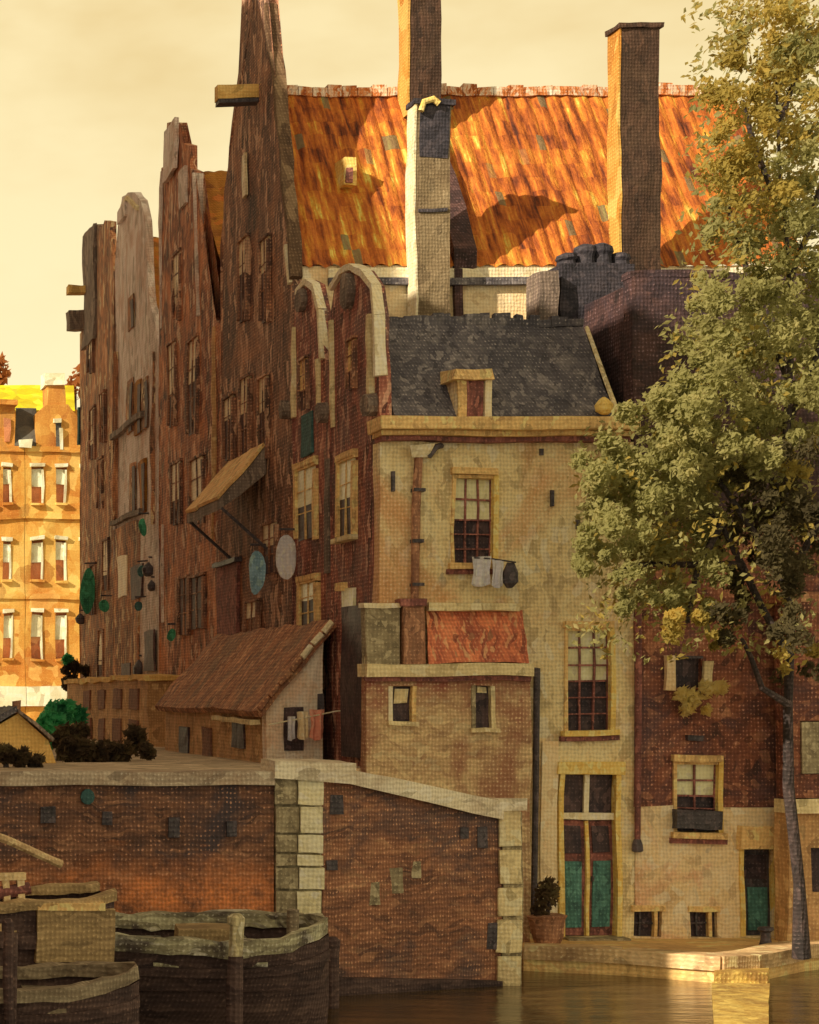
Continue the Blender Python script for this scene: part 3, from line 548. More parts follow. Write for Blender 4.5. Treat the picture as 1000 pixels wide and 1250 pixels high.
# ---------------------------------------------------------------- annex with a tile roof in front of the plastered house
DA = 31.6
t = thing('annex', 'low lean-to annex with red tile roof and two small dark windows', 'annex', (X(546, DA), DA, 0))
A1, A2 = (474, 508, 838, 880), (575, 604, 838, 890)
MB(.5).wall(X(447, DA), X(648, DA), -.05, Z(826, DA), DA, [hole(*A1, DA), hole(*A2, DA)], .28).build('wall', 'stained_plaster', t)
g = MB(.4, 1.4).box(X(443, DA), X(647, DA), DA - .2, D0 - .06, Z(826, DA) + .001, Z(811, DA)).build('gutter', 'olive_stone', t)
MB(.4, 1.2).box(X(443, DA), X(646, DA), DA - .1, DA - .02, Z(832, DA), Z(826.3, DA)).build('bracket_strip', 'mahogany', g)
MB(.12, 1.2).hexa([W(522, 811, DA) + Vector((0, -.1, .01)), W(643, 811, DA) + Vector((0, -.1, .01)), W(636, 811, D0 - .05), W(522, 811, D0 - .05)],
     [W(522, 746, D0 - .14), W(636, 746, D0 - .14), W(636, 744, D0 - .05), W(522, 744, D0 - .05)]).build('tile_roof', 'scarlet_tile', t)
MB(.3, 1.4).fbox(521, 628, 737, 746, D0 - .1, -.06, .22).build('flashing', 'olive_stone', t)
MB(.4).box(X(447, DA) + .03, X(492, DA), DA + .1, D0 - .05, Z(811, DA), Z(742, DA)).build('parapet_wall', 'moss_block', t)
MB(.3, 1.3).box(X(447, DA), X(493, DA), DA + .05, D0 - .05, Z(742, DA) + .001, Z(736, DA)).build('parapet_cap', 'cream', t)
ch = MB(.3).box(X(495, DA), X(521, DA), DA + .02, D0 - .07, Z(811, DA) + .001, Z(740, DA)).build('chimney', 'pipe', t)
MB(.2, 1.4).box(X(492, DA), X(524, DA), DA - .03, D0 - .05, Z(740, DA), Z(731, DA)).build('chimney_cap', 'mahogany', ch)
for q, jl, jr in ((A1, 'cream', 'ochre'), (A2, 'moss_block', 'olive_stone')):
    w = MB(.2).fbox(q[0], q[0] + 5, q[2], q[3], DA, -.12, .03).build('window', jl, t)
    MB(.2).fbox(q[1] - 5, q[1], q[2], q[3], DA, -.12, .03).build('jamb', jr, w)
    MB(.2).fbox(q[0] + 5, q[1] - 5, q[2], q[3], DA, -.18, -.11).build('pane', 'pane', w)
    MB(.2, 1.5).fbox(q[0] + 9, q[1] - 8, q[2] + 2, q[2] + (20 if jl == 'cream' else 9), DA, -.109, -.07).build('blind', 'olive_stone', w)
    MB(.2, 1.3).fbox(q[0] - 2, q[1] + 2, q[3], q[3] + 5, DA, -.1, .1).build('sill', 'olive_stone', w)
# ================================================================ the gabled houses along the street
G = 'gabled canal houses along the street'
def house(label, prof, brick, px0, px1, ridge, depth=8.4, roof='amber_tile', thick=.16):
    """prof: outline of the facade in the photograph from lower left over the gable to lower right"""
    yc = DX((px0 + px1) / 2)
    t = thing('canal_house', label, 'house', (XF, yc, ZS), G)
    pts = [FP(px, py) for px, py in prof]
    pts[0].z = pts[-1].z = ZS - .1
    MB(.5, 1.5).prism(pts, (thick, 0, 0)).build('facade', brick, t)
    ya, yb = DX(px1) + .03, DX(px0) - .03; ye = (ya + yb) / 2; zr, ze = ridge
    x0, x1 = XF + thick + .003, XF + depth
    if depth > 2: MB(.8).box(x0, x1, ya, yb, ZS - .1, ze).build('body', 'lime' if 'tallest' in label else brick, t)
    return t, ya, yb, ye, x0, x1
def gable_roof(t, x0, x1, ya, yb, ye, zr, ze, mat, wave=.035, over=.06):
    m = MB(9, 1.0)
    nx = int((x1 - x0) / .055); ny = 9
    for s_, y_, in ((1, ya - over), (-1, yb + over)):
        z_ = ze - over * (zr - ze) / abs(ye - ya)
        g = []
        for i in range(nx + 1):
            x = x0 + (x1 - x0) * i / nx; wv = wave * abs(math.sin(x * math.pi / .26))
            g.append([m.bm.verts.new((x, y_ + (ye - y_) * j / ny, z_ + (zr - z_) * j / ny + wv + .03 * (1 - (j * 1.0) % 1))) for j in range(ny + 1)])
        for i in range(nx):
            for j in range(ny): m.bm.faces.new((g[i][j], g[i + 1][j], g[i + 1][j + 1], g[i][j + 1]))
    return m.build('roof', mat, t)
def edging(t, pts, mat, w=.16, name='edging'):
    """stone along the edge of a gable, from a run of photograph points on the facade"""
    for a, b in zip(pts, pts[1:]):
        pass
    m = MB(.4, 1.5); P = [FP(*p) for p in pts]
    for a, b in zip(P, P[1:]):
        d = (b - a).normalized(); n = Vector((0, -d.z, d.y)) * .05
        q = lambda p, s_: [p + Vector((-.06, 0, 0)) - n * s_, p + Vector((w, 0, 0)) - n * s_]
        A, B = q(a, 1), q(b, 1); A2, B2 = q(a, -1), q(b, -1)
        m.hexa([A[0], A[1], A2[1], A2[0]], [B[0], B[1], B2[1], B2[0]])
    return m.build(name, mat, t)
# tall house with the spire gable and the long orange roof
zr, ze = 14.40, 10.75
P2 = [(270, 900), (270, 300), (274, 232), (281, 180), (288, 120), (292, 60), (295, 5), (297, -45), (324, -45), (328, 40), (336, 112), (344, 200), (352, 270), (358, 340), (358, 900)]
t, ya, yb, ye, x0, x1 = house('tallest canal house with a dark spired gable and a long sunlit orange tile roof', P2, 'spire_brick', 270, 358, (zr, ze), depth=X(893, 40.1) - XF)
rf = gable_roof(t, x0, x1, ya, yb, ye, zr, ze, 'tile', .06)
for k in range(31):
    xx = x0 + .05 + k * (x1 - x0 - .1) / 31
    MB(.2, 1.6).box(xx, xx + (x1 - x0) / 33, ye - .14, ye + .14, zr - .05, zr + random.uniform(.09, .17)).build('ridge_tile', 'ridge_mortar', rf)
sk = MB(.2, 1.3).hexa([W(419, 224, 38.15), W(434, 224, 38.15), W(434, 224, 38.15) + Vector((0, .7, 0)), W(419, 224, 38.15) + Vector((0, .7, 0))],
              [W(419, 190, 38.25), W(434, 190, 38.25), W(434, 190, 38.25) + Vector((0, .5, 0)), W(419, 190, 38.25) + Vector((0, .5, 0))]).build('skylight', 'yellow', rf)
MB(.2).fbox(421, 429, 204, 222, 38.15, -.02, .03).build('pane', 'mahogany', sk)
fw = MB(.4, 1.4)  # dark strip added beside the tan stack in place of its shadow band
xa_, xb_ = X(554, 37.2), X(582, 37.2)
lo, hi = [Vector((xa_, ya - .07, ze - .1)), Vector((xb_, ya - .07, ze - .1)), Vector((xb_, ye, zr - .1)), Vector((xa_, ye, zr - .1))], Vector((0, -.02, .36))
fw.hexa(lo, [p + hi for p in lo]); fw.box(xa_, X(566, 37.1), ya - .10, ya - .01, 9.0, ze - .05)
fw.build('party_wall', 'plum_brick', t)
edging(t, [(326, 5), (331, 62), (338, 116), (346, 200), (354, 272), (359, 338)], 'edge_tan', .16)
MB(.4, 1.3).box(XF + .6, x1, ya - .12, ya - .03, ze - .34, ze - .22).build('gutter', 'slate', t)
MB(.4, 1.3).box(XF + .6, x1, ya - .075, ya - .02, ze - .215, ze - .05).build('fascia', 'cream', t)
MB(.3).sbox(299, 303, 188, 240, .0, .05).build('attic_slit', 'row_blind', t)
for px in (294, 321): swin(t, px, px + 9, 292, 392, .40)
for px in (297, 319): swin(t, px, px + 9, 462, 560, .42)
swin(t, 276, 286, 485, 560, .35, lintel=None)
d = MB(.5).sbox(268, 292, 690, 822, -.02, .05).build('door', 'mahogany', t); MB(.4).sbox(266, 294, 684, 690, -.02, .12).build('lintel', 'iron', d)
swin(t, 322, 338, 640, 700, .45); swin(t, 303, 316, 735, 800, .3, low='shed_tile')
hb = MB(.3, 1.6).box(XF - .72, XF + .1, 39.85, 40.1, Z(124, 40), Z(107, 40)).build('hoist_beam', 'hut', t)
MB(.3, 1.4).box(XF - .70, XF + .05, 39.84, 40.11, Z(129, 40), Z(124, 40) - .002).build('beam_foot', 'iron', hb)
edging(t, [(352, 300), (357, 345)], 'cream', .2, 'corner_stone')
# stepped neck gable
zr, ze = 14.45, 11.3
P3 = [(195, 900), (195, 320), (196, 205), (202, 203), (203, 150), (219, 148), (220, 172), (232, 176), (233, 204), (240, 208), (242, 300), (247, 380), (270, 400), (270, 900)]
t, ya, yb, ye, x0, x1 = house('brown canal house with a stepped neck gable left of the tall spire', P3, 'row_brick', 195, 270, (zr, ze))
gable_roof(t, x0, x1, ya, yb, ye, zr, ze, 'amber_tile', .03)
edging(t, [(198, 400), (199, 208)], 'taupe', .1, 'pilaster'); edging(t, [(240, 210), (241, 290), (244, 385)], 'taupe', .14, 'pilaster')
MB(.3, 1.6).sbox(204, 219, 152, 214, .0, .09).build('crest', 'taupe', t)
MB(.3, 1.6).sbox(222, 230, 205, 250, .0, .07).build('crest', 'taupe', t)
swin(t, 214, 221, 310, 390, .8); swin(t, 208, 216, 420, 520, .6); swin(t, 232, 242, 415, 530, .45); swin(t, 212, 222, 565, 640, .6); swin(t, 236, 250, 560, 640, .6)
edging(t, [(262, 400), (263, 560), (262, 660)], 'porch', .1, 'pilaster'); edging(t, [(200, 640), (199, 760)], 'taupe', .08, 'pilaster')
swin(t, 221, 231, 706, 775, 0, up=None); swin(t, 235, 250, 704, 768, 0, up=None)
# round-topped taupe neck gable
zr, ze = 14.4, 11.2
P4 = [(140, 900), (140, 420), (141, 300), (143, 255), (149, 240), (157, 235), (165, 237), (172, 246), (177, 270), (179, 320), (184, 370), (192, 420), (195, 900)]
t, ya, yb, ye, x0, x1 = house('canal house with a round-topped taupe stone gable and tall narrow windows', P4, 'taupe', 140, 195, (zr, ze))
gable_roof(t, x0, x1, ya, yb, ye, zr, ze, 'amber_tile', .03)
MB(.3, 1.5).sbox(146, 156, 252, 268, 0, .08).build('shield', 'taupe', t)
edging(t, [(145, 262), (157, 242), (170, 255)], 'olive_stone', .12)
for px, py, h, mt in ((158, 362, 40, 'rust_brick'), (157, 462, 66, 'rust_brick'), (167, 465, 66, 'amber_tile'), (175, 462, 62, 'rust_brick'), (160, 565, 60, 'rust_brick'), (172, 562, 64, 'amber_tile')):
    w = MB(.5, 1.5).sbox(px, px + 7, py, py + h, -.02, .05).build('window', mt, t)
    MB(.5, 1.2).sbox(px + 5, px + 7.6, py + 4, py + h - 2, .052, .07).build('pane', 'row_pane', w)
for a, b in ((142, 640), (188, 640)): edging(t, [(a, 430), (a, b)], 'rust_brick', .08, 'brick_strip')
MB(.4, 1.3).sbox(140, 178, 516, 523, 0, .14).build('string_course', 'grey_timber', t)
MB(.4, 1.3).sbox(141, 176, 628, 634, 0, .14).build('string_course', 'grey_timber', t)
MB(.6, 1.6).sbox(141, 172, 640, 880, 0, .05).build('lower_facing', 'rust_brick', t)
for px, py, h in ((147, 678, 50), (164, 690, 40), (150, 810, 54), (180, 770, 50)): MB(.5, 1.3).sbox(px, px + 12, py, py + h, .03, .075).build('opening', 'row_blind' if py < 680 else 'row_pane', t)
# narrow house at the end
zr, ze = 14.9, 11.6
P5 = [(100, 900), (98, 410), (102, 398), (106, 365), (110, 330), (113, 276), (120, 272), (125, 278), (128, 268), (134, 272), (136, 310), (140, 335), (140, 900)]
t, ya, yb, ye, x0, x1 = house('narrow dark canal house closing the row with a thin peaked gable', P5, 'rust_brick', 100, 140, (zr, ze))
gable_roof(t, x0, x1, ya, yb, ye, zr, ze, 'amber_tile', .03)
MB(.4, 1.6).sbox(106, 119, 280, 420, 0, .10).build('timber_front', 'grey_timber', t)
MB(.3, 1.6).box(XF - .45, XF + .02, DX(104), DX(100), Z(404, 61), Z(380, 61)).build('scroll', 'grey_timber', t)
MB(.4, 1.3).box(XF - .55, XF + .1, DX(108), DX(106), Z(352, 59.5), Z(343, 59.5)).build('hoist_beam', 'hut', t)
for px, py, h in ((110, 395, 60), (124, 480, 60), (112, 500, 60), (121, 560, 60), (128, 660, 60), (112, 690, 60), (122, 770, 60)): swin(t, px, px + 5, py, py + h, .7)
# twin gabled house at the corner
P1 = [(358, 900), (358, 420), (361, 372), (367, 352), (377, 343), (388, 350), (394, 380), (396, 440), (403, 445), (404, 380), (408, 350), (418, 332), (431, 324), (445, 330), (456, 350), (461, 390), (464, 500), (464.5, 900)]
zr, ze = 9.3, 8.1
t, ya, yb, ye, x0, x1 = house('maroon brick corner house with twin round gables edged in pale stone', P1, 'maroon_brick', 358, 464.5, (zr, ze), depth=.9)
edging(t, [(366, 356), (377, 344), (387, 351), (393, 380), (395, 440)], 'cream', .08); edging(t, [(407, 352), (418, 333), (431, 325), (445, 331), (455, 350), (460, 388), (463, 460)], 'cream', .10)
for c_, r_ in (((374, 368), .2), ((428, 356), .28)):
    p = FP(*c_); MB(.2, 1.6).tube([p + Vector((-.12, 0, 0)), p + Vector((.05, 0, 0))], r_, 12).build('roundel', 'grey_timber', t)
for pts, mt in (([(361, 400), (362, 510)], 'olive_stone'), ([(391, 440), (391, 500)], 'olive_stone'), ([(406, 390), (408, 520)], 'olive_stone'), ([(452, 385), (455, 500)], 'olive_stone')): edging(t, pts, mt, .1, 'pilaster')
for px, py in ((352, 500), (397, 505), (455, 496)): p = FP(px + 3, py); MB(.2, 1.6).tube([p + Vector((-.16, 0, 0)), p + Vector((.05, 0, 0))], .17, 10).build('scroll', 'grey_timber', t)
for px, py, h in ((370, 440, 60), (427, 415, 60)): swin(t, px, px + 8, py, py + h, .6, up='ochre')
swin(t, 366, 386, 572, 658, .52, up='pale_pane', low='pane', frame='ochre', lintel='ochre'); swin(t, 417, 434, 562, 655, .5, up='pale_pane', low='pane', frame='ochre', lintel='ochre', sill='olive_stone')
swin(t, 370, 388, 712, 770, .35, up='pale_pane', low='pane', frame='ochre', lintel='ochre')
d = MB(.4).sbox(421, 447, 740, 925, -.02, .06).build('door', 'pane', t); MB(.4).sbox(421, 434, 718, 745, .0, .05).build('fanlight', 'pale_pane', d); MB(.4).sbox(417, 424, 712, 722, 0, .1).build('lintel', 'ochre', d)
MB(.4).sbox(372, 384, 505, 555, 0, .05).build('blind_niche', 'dark_green', t)
MB(.4).sbox(398, 404, 560, 700, 0, .04).build('wall_strip', 'grey_timber', t)
# ---------------------------------------------------------------- chimneys (each stands on a roof or wall behind)
def chimney(label, px0, px1, py0, py1, D, dep, mat, side, cap='soot', pots=0):
    t = thing('chimney', label, 'chimney', (X((px0 + px1) / 2, D), D, Z(py1, D)), 'brick chimneys on the roofs')
    x0, x1 = X(px0, D), X(px1, D)
    MB(.35, 1.5).box(x0 + .02, x1, D, D + dep, Z(py1, D), Z(py0 + 6, D)).build('stack', mat, t)
    if side: MB(.35, 1.5).box(x0 - .02, x0 + .018, D - .01, D + dep + .01, Z(py1 - 2, D), Z(py0 + 5, D)).build('side_render', side, t)  # left face given a brighter colour, as if sunlit
    MB(.2, 1.8).box(x0 - .05, x1 + .05, D - .05, D + dep + .05, Z(py0 + 6, D) + .001, Z(py0, D)).build('cap', cap, t)
    return t
chimney('brown chimney at the roof ridge behind the tan stack', 500, 540, -30, 142, 39.3, .62, 'stack', 'far_ochre', 'stack')
t = chimney('tan plastered chimney stack with a blackened top on the orange roof', 507, 550, 122, 392, 36.75, .42, 'lit_tan', 'cream', 'soot')
MB(.3, 1.7).fbox(512, 548, 128, 190, 36.75, .002, .02).build('soot_stain', 'soot', t)
p = W(521, 130, 36.75); MB(.2, 1.4).tube([p + Vector((-.13, -.08, -.1)), p + Vector((-.08, -.08, .05)), p + Vector((.06, -.08, .09)), p + Vector((.15, -.08, .02))], .05, 7).build('flue_arch', 'yellow', t)
MB(.2, 1.4).fbox(512, 546, 255, 259, 36.75, .0, .03).build('iron_strap', 'iron', t)
chimney('tall dark brown chimney at the right end of the orange roof', 757, 806, 28, 420, 36.4, .5, 'stack', 'far_ochre', 'stack')
t = thing('chimney', 'broad black sooty chimney with a row of pots above the slate roof', 'chimney', (X(728, 34.2), 34.2, Z(420, 34.2)), 'brick chimneys on the roofs')
MB(.3, 1.8).box(X(684, 34.2), X(774, 34.2), 34.2, 35.0, Z(425, 34.2), Z(322, 34.2)).build('stack', 'soot', t)
for px, py in ((690, 316), (713, 305), (735, 304), (758, 313)):
    p = W(px, 324, 34.55); h = (324 - py) * 34.5 / F
    MB(.2, 1.6).lathe(p, [(.16, -.05), (.14, h * .5), (.17, h * .8), (.15, h + .04), (.05, h + .08)], 10).build('chimney_pot', 'soot', t)
o = MB(.3, 1.5).box(X(660, 34.0), X(682, 34.0), 34.0, 34.6, Z(420, 34), Z(330, 34)).build('vent_stack', 'grey_timber', base=W(671, 420, 34)); tag(o, 'squat brown vent stack between the pale wall and the black chimney', 'vent stack')
# ---------------------------------------------------------------- lean-to by the street
DS0, DS1 = 34.5, 43.0; XL = 7.99
t = thing('lean_to_shed', 'lean-to shed with a russet tile roof and a tan gable wall', 'shed', (8.5, DS0, ZS))
ze, zt4 = Z(866, DS0), Z(772, DS0)
MB(.4, 1.3).prism([(XL, DS0, ZS - .1), (XF - .2, DS0, ZS - .1), (XF - .2, DS0, zt4), (XL, DS0, ze)], (0, .2, 0)).build('gable_wall', 'shed_wall', t)
MB(.5).box(XL, XL + .18, DS0 + .21, DS1, ZS - .1, ze).build('street_wall', 'porch', t)
n = Vector((ze - zt4, 0, XF - .2 - XL)).normalized() * .10
A, B = Vector((XL - .10, DS0 - .12, ze - .08)), Vector((XF - .02, DS0 - .12, zt4 + .10))
m = MB(.25, 1.8); m.hexa([A, B, B + Vector((0, DS1 - DS0 + .3, 0)), A + Vector((0, DS1 - DS0 + .3, 0))], [A + Vector((-.06, 0, .09)), B + Vector((-.06, 0, .09)), B + Vector((-.06, DS1 - DS0 + .3, .09)), A + Vector((-.06, DS1 - DS0 + .3, .09))])
rf = m.build('roof', 'shed_tile', t)
for k in range(7):
    a = A.lerp(B, k / 7) + Vector((-.05, -.04, .10)); b = A.lerp(B, (k + .85) / 7) + Vector((-.05, -.04, .10))
    MB(.2, 1.6).tube([a, b], .05, 7).build('verge_tile', 'shed_tile' if k < 4 else 'cream', rf)
w = MB(.2).fbox(347, 371, 862, 916, DS0, .002, .04).build('door', 'pane', t)
MB(.2).fbox(388, 395, 846, 868, DS0, .002, .05).build('vent', 'iron', t)
for y0, y1, za, zb, mt in ((36.0, 36.9, .35, .95, 'pane'), (38.6, 39.3, .1, .8, 'dark_pane'), (40.6, 41.4, -.05, .8, 'pane')):
    MB(.2).box(XL - .04, XL - .002, y0, y1, ZS + za - .2, ZS + zb - .35).build('opening', mt, t)
MB(.3, 1.4).box(XL - .18, XL - .01, DS0 + .3, DS0 + 3.4, ze - .22, ze - .14).build('shelf', 'olive_stone', t)
# laundry
def cloth(px0, px1, py0, py1, D, mat, label, group=None, split=0):
    m = MB(.06, 1.2); nx = 10; nz = 8; g = []
    x0, x1 = X(px0, D), X(px1, D); z0, z1 = Z(py1, D), Z(py0, D)
    for i in range(nx + 1):
        col = []
        for j in range(nz + 1):
            u, v = i / nx, j / nz; s_ = 1 - .12 * v * math.sin(u * 3.1)
            xx = x0 + (x1 - x0) * (.5 + (u - .5) * (1 - .16 * (1 - abs(2 * v - 1)))); zz_ = z1 + (z0 - z1) * v * (1 - .10 * (2 * u - 1) ** 2)
            col.append(m.bm.verts.new((xx, D + .03 * math.sin(u * 11 + px0) * (.3 + v), zz_)))
        g.append(col)
    fs = [m.bm.faces.new((g[i][j], g[i][j + 1], g[i + 1][j + 1], g[i + 1][j])) for i in range(nx) for j in range(nz)]
    r = bmesh.ops.extrude_face_region(m.bm, geom=fs, use_keep_orig=True); bmesh.ops.translate(m.bm, verts=[v for v in r['geom'] if isinstance(v, bmesh.types.BMVert)], vec=(0, .012, 0))
    o = m.build('hanging_cloth', mat, base=((x0 + x1) / 2, D, z1)); return tag(o, label, 'laundry', group)
GL = 'washing hung out to dry'
cloth(351, 361, 874, 904, DS0 - .35, 'white_cloth', 'narrow white cloth beside the doorway of the tan shed', GL)
cloth(363, 378, 868, 903, DS0 - .35, 'cream_cloth', 'cream cloth drying left of the pink one', GL)
cloth(380, 397, 865, 903, DS0 - .35, 'pink_cloth', 'salmon pink cloth drying before the tan shed wall', GL)
o = MB(.3, .6).tube([W(328, 884, DS0 - .35), W(372, 876, DS0 - .35), W(410, 868, DS0 - .35), W(440, 866, DS0 - .35)], .012, 5).build('washing_line', 'cream', base=W(380, 875, DS0 - .35)); tag(o, 'thin washing line across the tan gable wall of the shed', 'washing line')
cloth(577, 600, 679, 716, D0 - .3, 'white_cloth', 'grey white cloth hanging just below the upper sash window', GL)
cloth(601, 616, 683, 717, D0 - .3, 'white_cloth', 'smaller white cloth hanging next to the dark bundle', GL)
o = MB(.1, 2.0).lathe(W(624, 716, D0 - .25), [(.04, 0), (.11, .08), (.10, .22), (.05, .36)], 9).build('dark_bundle', 'iron', base=W(624, 716, D0 - .25)); tag(o, 'dark bundle hanging at the right end of the white washing', 'bundle', GL)
o = MB(.3, .6).tube([W(572, 680, D0 - .29), W(600, 682, D0 - .29), W(630, 686, D0 - .29)], .012, 5).build('washing_line', 'iron', base=W(600, 682, D0 - .3)); tag(o, 'short dark line with white washing on the plastered wall', 'washing line')
# awning over the street door
t = thing('awning', 'tan canvas awning propped out from the dark brick facade', 'awning', FP(305, 560))
i0, i1 = FP(326, 544), FP(284, 562); zi, zo = i0.z, i0.z - .95
q = [Vector((XF - .02, i0.y, zi)), Vector((XF - .02, i1.y, zi)), Vector((XF - .86, i1.y + .1, zo)), Vector((XF - .86, i0.y, zo))]
MB(.3, 1.6).hexa(q, [p + Vector((-.03, 0, .05)) for p in q]).build('canvas', 'canvas', t)
MB(.3, 1.6).hexa([p + Vector((0, 0, -.20)) for p in (q[3], q[2])] + [q[1] + Vector((0, 0, -.5)), q[0] + Vector((0, 0, -.5))], [p + Vector((0, 0, -.02)) for p in (q[3], q[2])] + [q[1] + Vector((0, 0, -.02)), q[0] + Vector((0, 0, -.02))]).build('hood_box', 'grey_timber', t)  # solid block put in for the awning's dark underside
for p in (q[2], q[3]): MB(.3).tube([p + Vector((.05, 0, -.15)), Vector((XF, p.y, zo - .9))], .03, 6).build('stay', 'iron', t)
# hanging signboards
GS = 'hanging signboards along the street'
def sign(px0, px1, py0, py1, mat, label):
    pc = (px0 + px1) / 2; D = DX(px1 + 3); c = W(pc, (py0 + py1) / 2, D)
    t = thing('hanging_sign', label, 'sign', (XF, D, c.z), GS)
    MB(.3, 1.6).disc((c.x, D - .03, c.z), (px1 - px0) / 2 * D / F, (py1 - py0) / 2 * D / F, .05, 18).build('board', mat, t)
    MB(.3).tube([Vector((XF + .02, D, Z(py0, D) + .1)), Vector((c.x - .1, D, Z(py0, D) + .1))], .02, 6).build('bracket', 'iron', t)
    return t
sign(303, 322, 672, 728, 'blue_sign', 'oval grey-blue sign hanging beside the dark street door')
sign(338, 362, 654, 708, 'white_cloth', 'oval whitish sign hanging near the corner house')
sign(98, 116, 692, 750, 'green_sign', 'large oval bottle-green sign at the far end of the row')
sign(122, 134, 732, 748, 'green_sign', 'small round green sign right of the large oval one')
sign(170, 179, 632, 654, 'green_sign', 'little green sign under the dark string course')
sign(167, 177, 690, 704, 'dark_green', 'little green sign above the black lanterns')
sign(165, 175, 734, 746, 'dark_green', 'tiny green sign beside the lower black lantern')
sign(204, 216, 768, 782, 'green_sign', 'small green sign low on the rust facade above the shed roof')
def lantern(px, py, label, r=8):
    D = DX(px + 4); c = W(px, py, D); s_ = D / F
    t = thing('wall_lantern', label, 'lantern', (XF, D, c.z), 'wall lanterns along the street')
    MB(.2, 1.3).lathe(c + Vector((0, 0, -r * s_)), [(r * .4 * s_, 0), (r * .9 * s_, r * .4 * s_), (r * s_, r * 1.3 * s_), (r * .5 * s_, r * 1.9 * s_), (.02, r * 2.3 * s_)], 9).build('lamp_body', 'iron', t)
    MB(.2).tube([c + Vector((0, 0, r * 2 * s_)), Vector((XF + .02, D, c.z + r * 2 * s_))], .02, 5).build('bracket', 'iron', t)
lantern(181, 695, 'upper black lantern on the taupe pilaster'); lantern(184, 716, 'lower black lantern on the taupe pilaster', 6)
lantern(170, 818, 'black lantern above the brown porch'); lantern(99, 757, 'dark lantern on the last house of the row', 6)
t = thing('banner', 'dark green banner with a green knob hanging from the last gable house', 'banner', W(101, 498, 61.5))
MB(.3, 1.6).box(X(95, 61.5), X(107, 61.5), 61.4, 61.6, Z(542, 61.5), Z(498, 61.5)).build('cloth', 'dark_green', t)
MB(.3, 1.3).lathe(W(105, 494, 61.5), [(.05, 0), (.14, .08), (.15, .2), (.06, .32)], 9).build('knob', 'green_sign', t)
# porch at the foot of the row
t = thing('street_porch', 'low brown timber porch with two rows of dark windows', 'porch', (8.4, 50, ZS))
MB(.5, 1.5).box(8.2, XF - .12, 46, 58, ZS - .1, Z(832, 50)).build('wall', 'porch', t)
MB(.4, 1.4).box(8.12, XF - .1, 45.9, 58.1, Z(832, 50) + .001, Z(826, 50)).build('roof_edge', 'hut', t)
for k in range(4):
    y0 = 47.1 + k * 2.2
    for za, zb in ((Z(866, 50), Z(842, 50)), (Z(905, 50), Z(878, 50))): MB(.3).box(8.15, 8.198, y0, y0 + 1.0, za, zb).build('window', 'dark_pane', t)
# ---------------------------------------------------------------- hut, bushes
t = thing('hut', 'small ochre hut with a grey pitched roof at the left edge', 'hut', (X(15, 33), 40, ZS))
MB(.4, 1.5).prism([W(-70, 940, 33), W(72, 940, 33), W(60, 905, 33), W(24, 872, 33), W(-30, 905, 33)], (0, 2.5, 0)).build('gable_wall', 'hut', t)
MB(.3, 1.5).hexa([W(-34, 906, 32.9), W(22, 870, 32.9), W(22, 870, 32.9) + Vector((0, 2.7, 0)), W(-34, 906, 32.9) + Vector((0, 2.7, 0))], [W(-34, 893, 32.9), W(22, 862, 32.9), W(22, 862, 32.9) + Vector((0, 2.7, 0)), W(-34, 893, 32.9) + Vector((0, 2.7, 0))]).build('roof_side', 'slate', t)
MB(.3, 1.5).hexa([W(23, 871, 32.9), W(66, 906, 32.9), W(66, 906, 32.9) + Vector((0, 2.7, 0)), W(23, 871, 32.9) + Vector((0, 2.7, 0))], [W(23, 866, 32.9), W(68, 902, 32.9), W(68, 902, 32.9) + Vector((0, 2.7, 0)), W(23, 866, 32.9) + Vector((0, 2.7, 0))]).build('roof_side', 'grey_timber', t)
MB(.3, 1.5).fbox(19, 27, 856, 872, 33, -.3, 0).build('chimney', 'pipe', t)
def bush(label, blobs, mats, loc, size=.10, group='bushes at the foot of the row', stem=True):
    t = thing('bush', label, 'bush', loc, group)
    m = MB(1, 0)
    for (px, py, D, rp, n, mi) in blobs:
        for _ in range(6):
            a = random.uniform(0, 6.28); q = rp * .6 * random.random() ** .5
            m.leaves(W(px + q * math.cos(a), py + q * math.sin(a), D), rp * D / F * .85, n // 2, size * .8, mi)
    m.build('foliage', mats, t, raw=True)
    for (px, py, D, rp, n, mi) in blobs[:2]:
        if stem: MB(.3, 1).tube([Vector((X(px, D), D, ZS - .05)), W(px, py, D)], [.05, .03], 6).build('stem', 'bark', t)
    return t
bush('bright emerald bush between the ochre hut and the row', [(60, 882, 37, 15, 200, 0), (76, 870, 37.5, 13, 150, 0), (94, 872, 38, 11, 120, 0), (66, 868, 38, 11, 90, 0), (60, 910, 36.5, 9, 60, 0)], ['leaf_emerald'], W(70, 925, 37), .09)
bush('dull green bush beneath the bright emerald one', [(86, 898, 36, 14, 170, 0), (72, 904, 36, 9, 80, 0), (100, 894, 36.2, 10, 90, 0)], ['leaf_bottle'], W(84, 925, 36), .085)
bush('low dark brown bush in front of the porch', [(82, 916, 35, 12, 180, 0), (100, 918, 35, 14, 200, 0), (118, 919, 35, 12, 150, 0), (142, 915, 35.5, 15, 210, 0), (165, 906, 36, 14, 170, 0), (180, 918, 35, 8, 80, 0)], ['leaf_bottle'], W(110, 928, 35), .08)
bush('tall thin dark climber at the edge of the sunny houses', [(86, 835, 60, 9, 100, 0), (90, 815, 60, 8, 80, 0), (95, 848, 60, 8, 80, 0), (82, 818, 60, 5, 40, 0), (106, 818, 60, 6, 50, 0), (84, 805, 60, 6, 60, 1)], ['leaf_bottle', 'leaf_emerald'], W(90, 880, 60), .13)
bush('olive bush at the corner of the ochre hut', [(28, 926, 31, 10, 120, 0), (8, 920, 31, 12, 130, 0), (44, 930, 31, 8, 80, 0)], ['leaf_bottle'], W(25, 936, 31), .07)
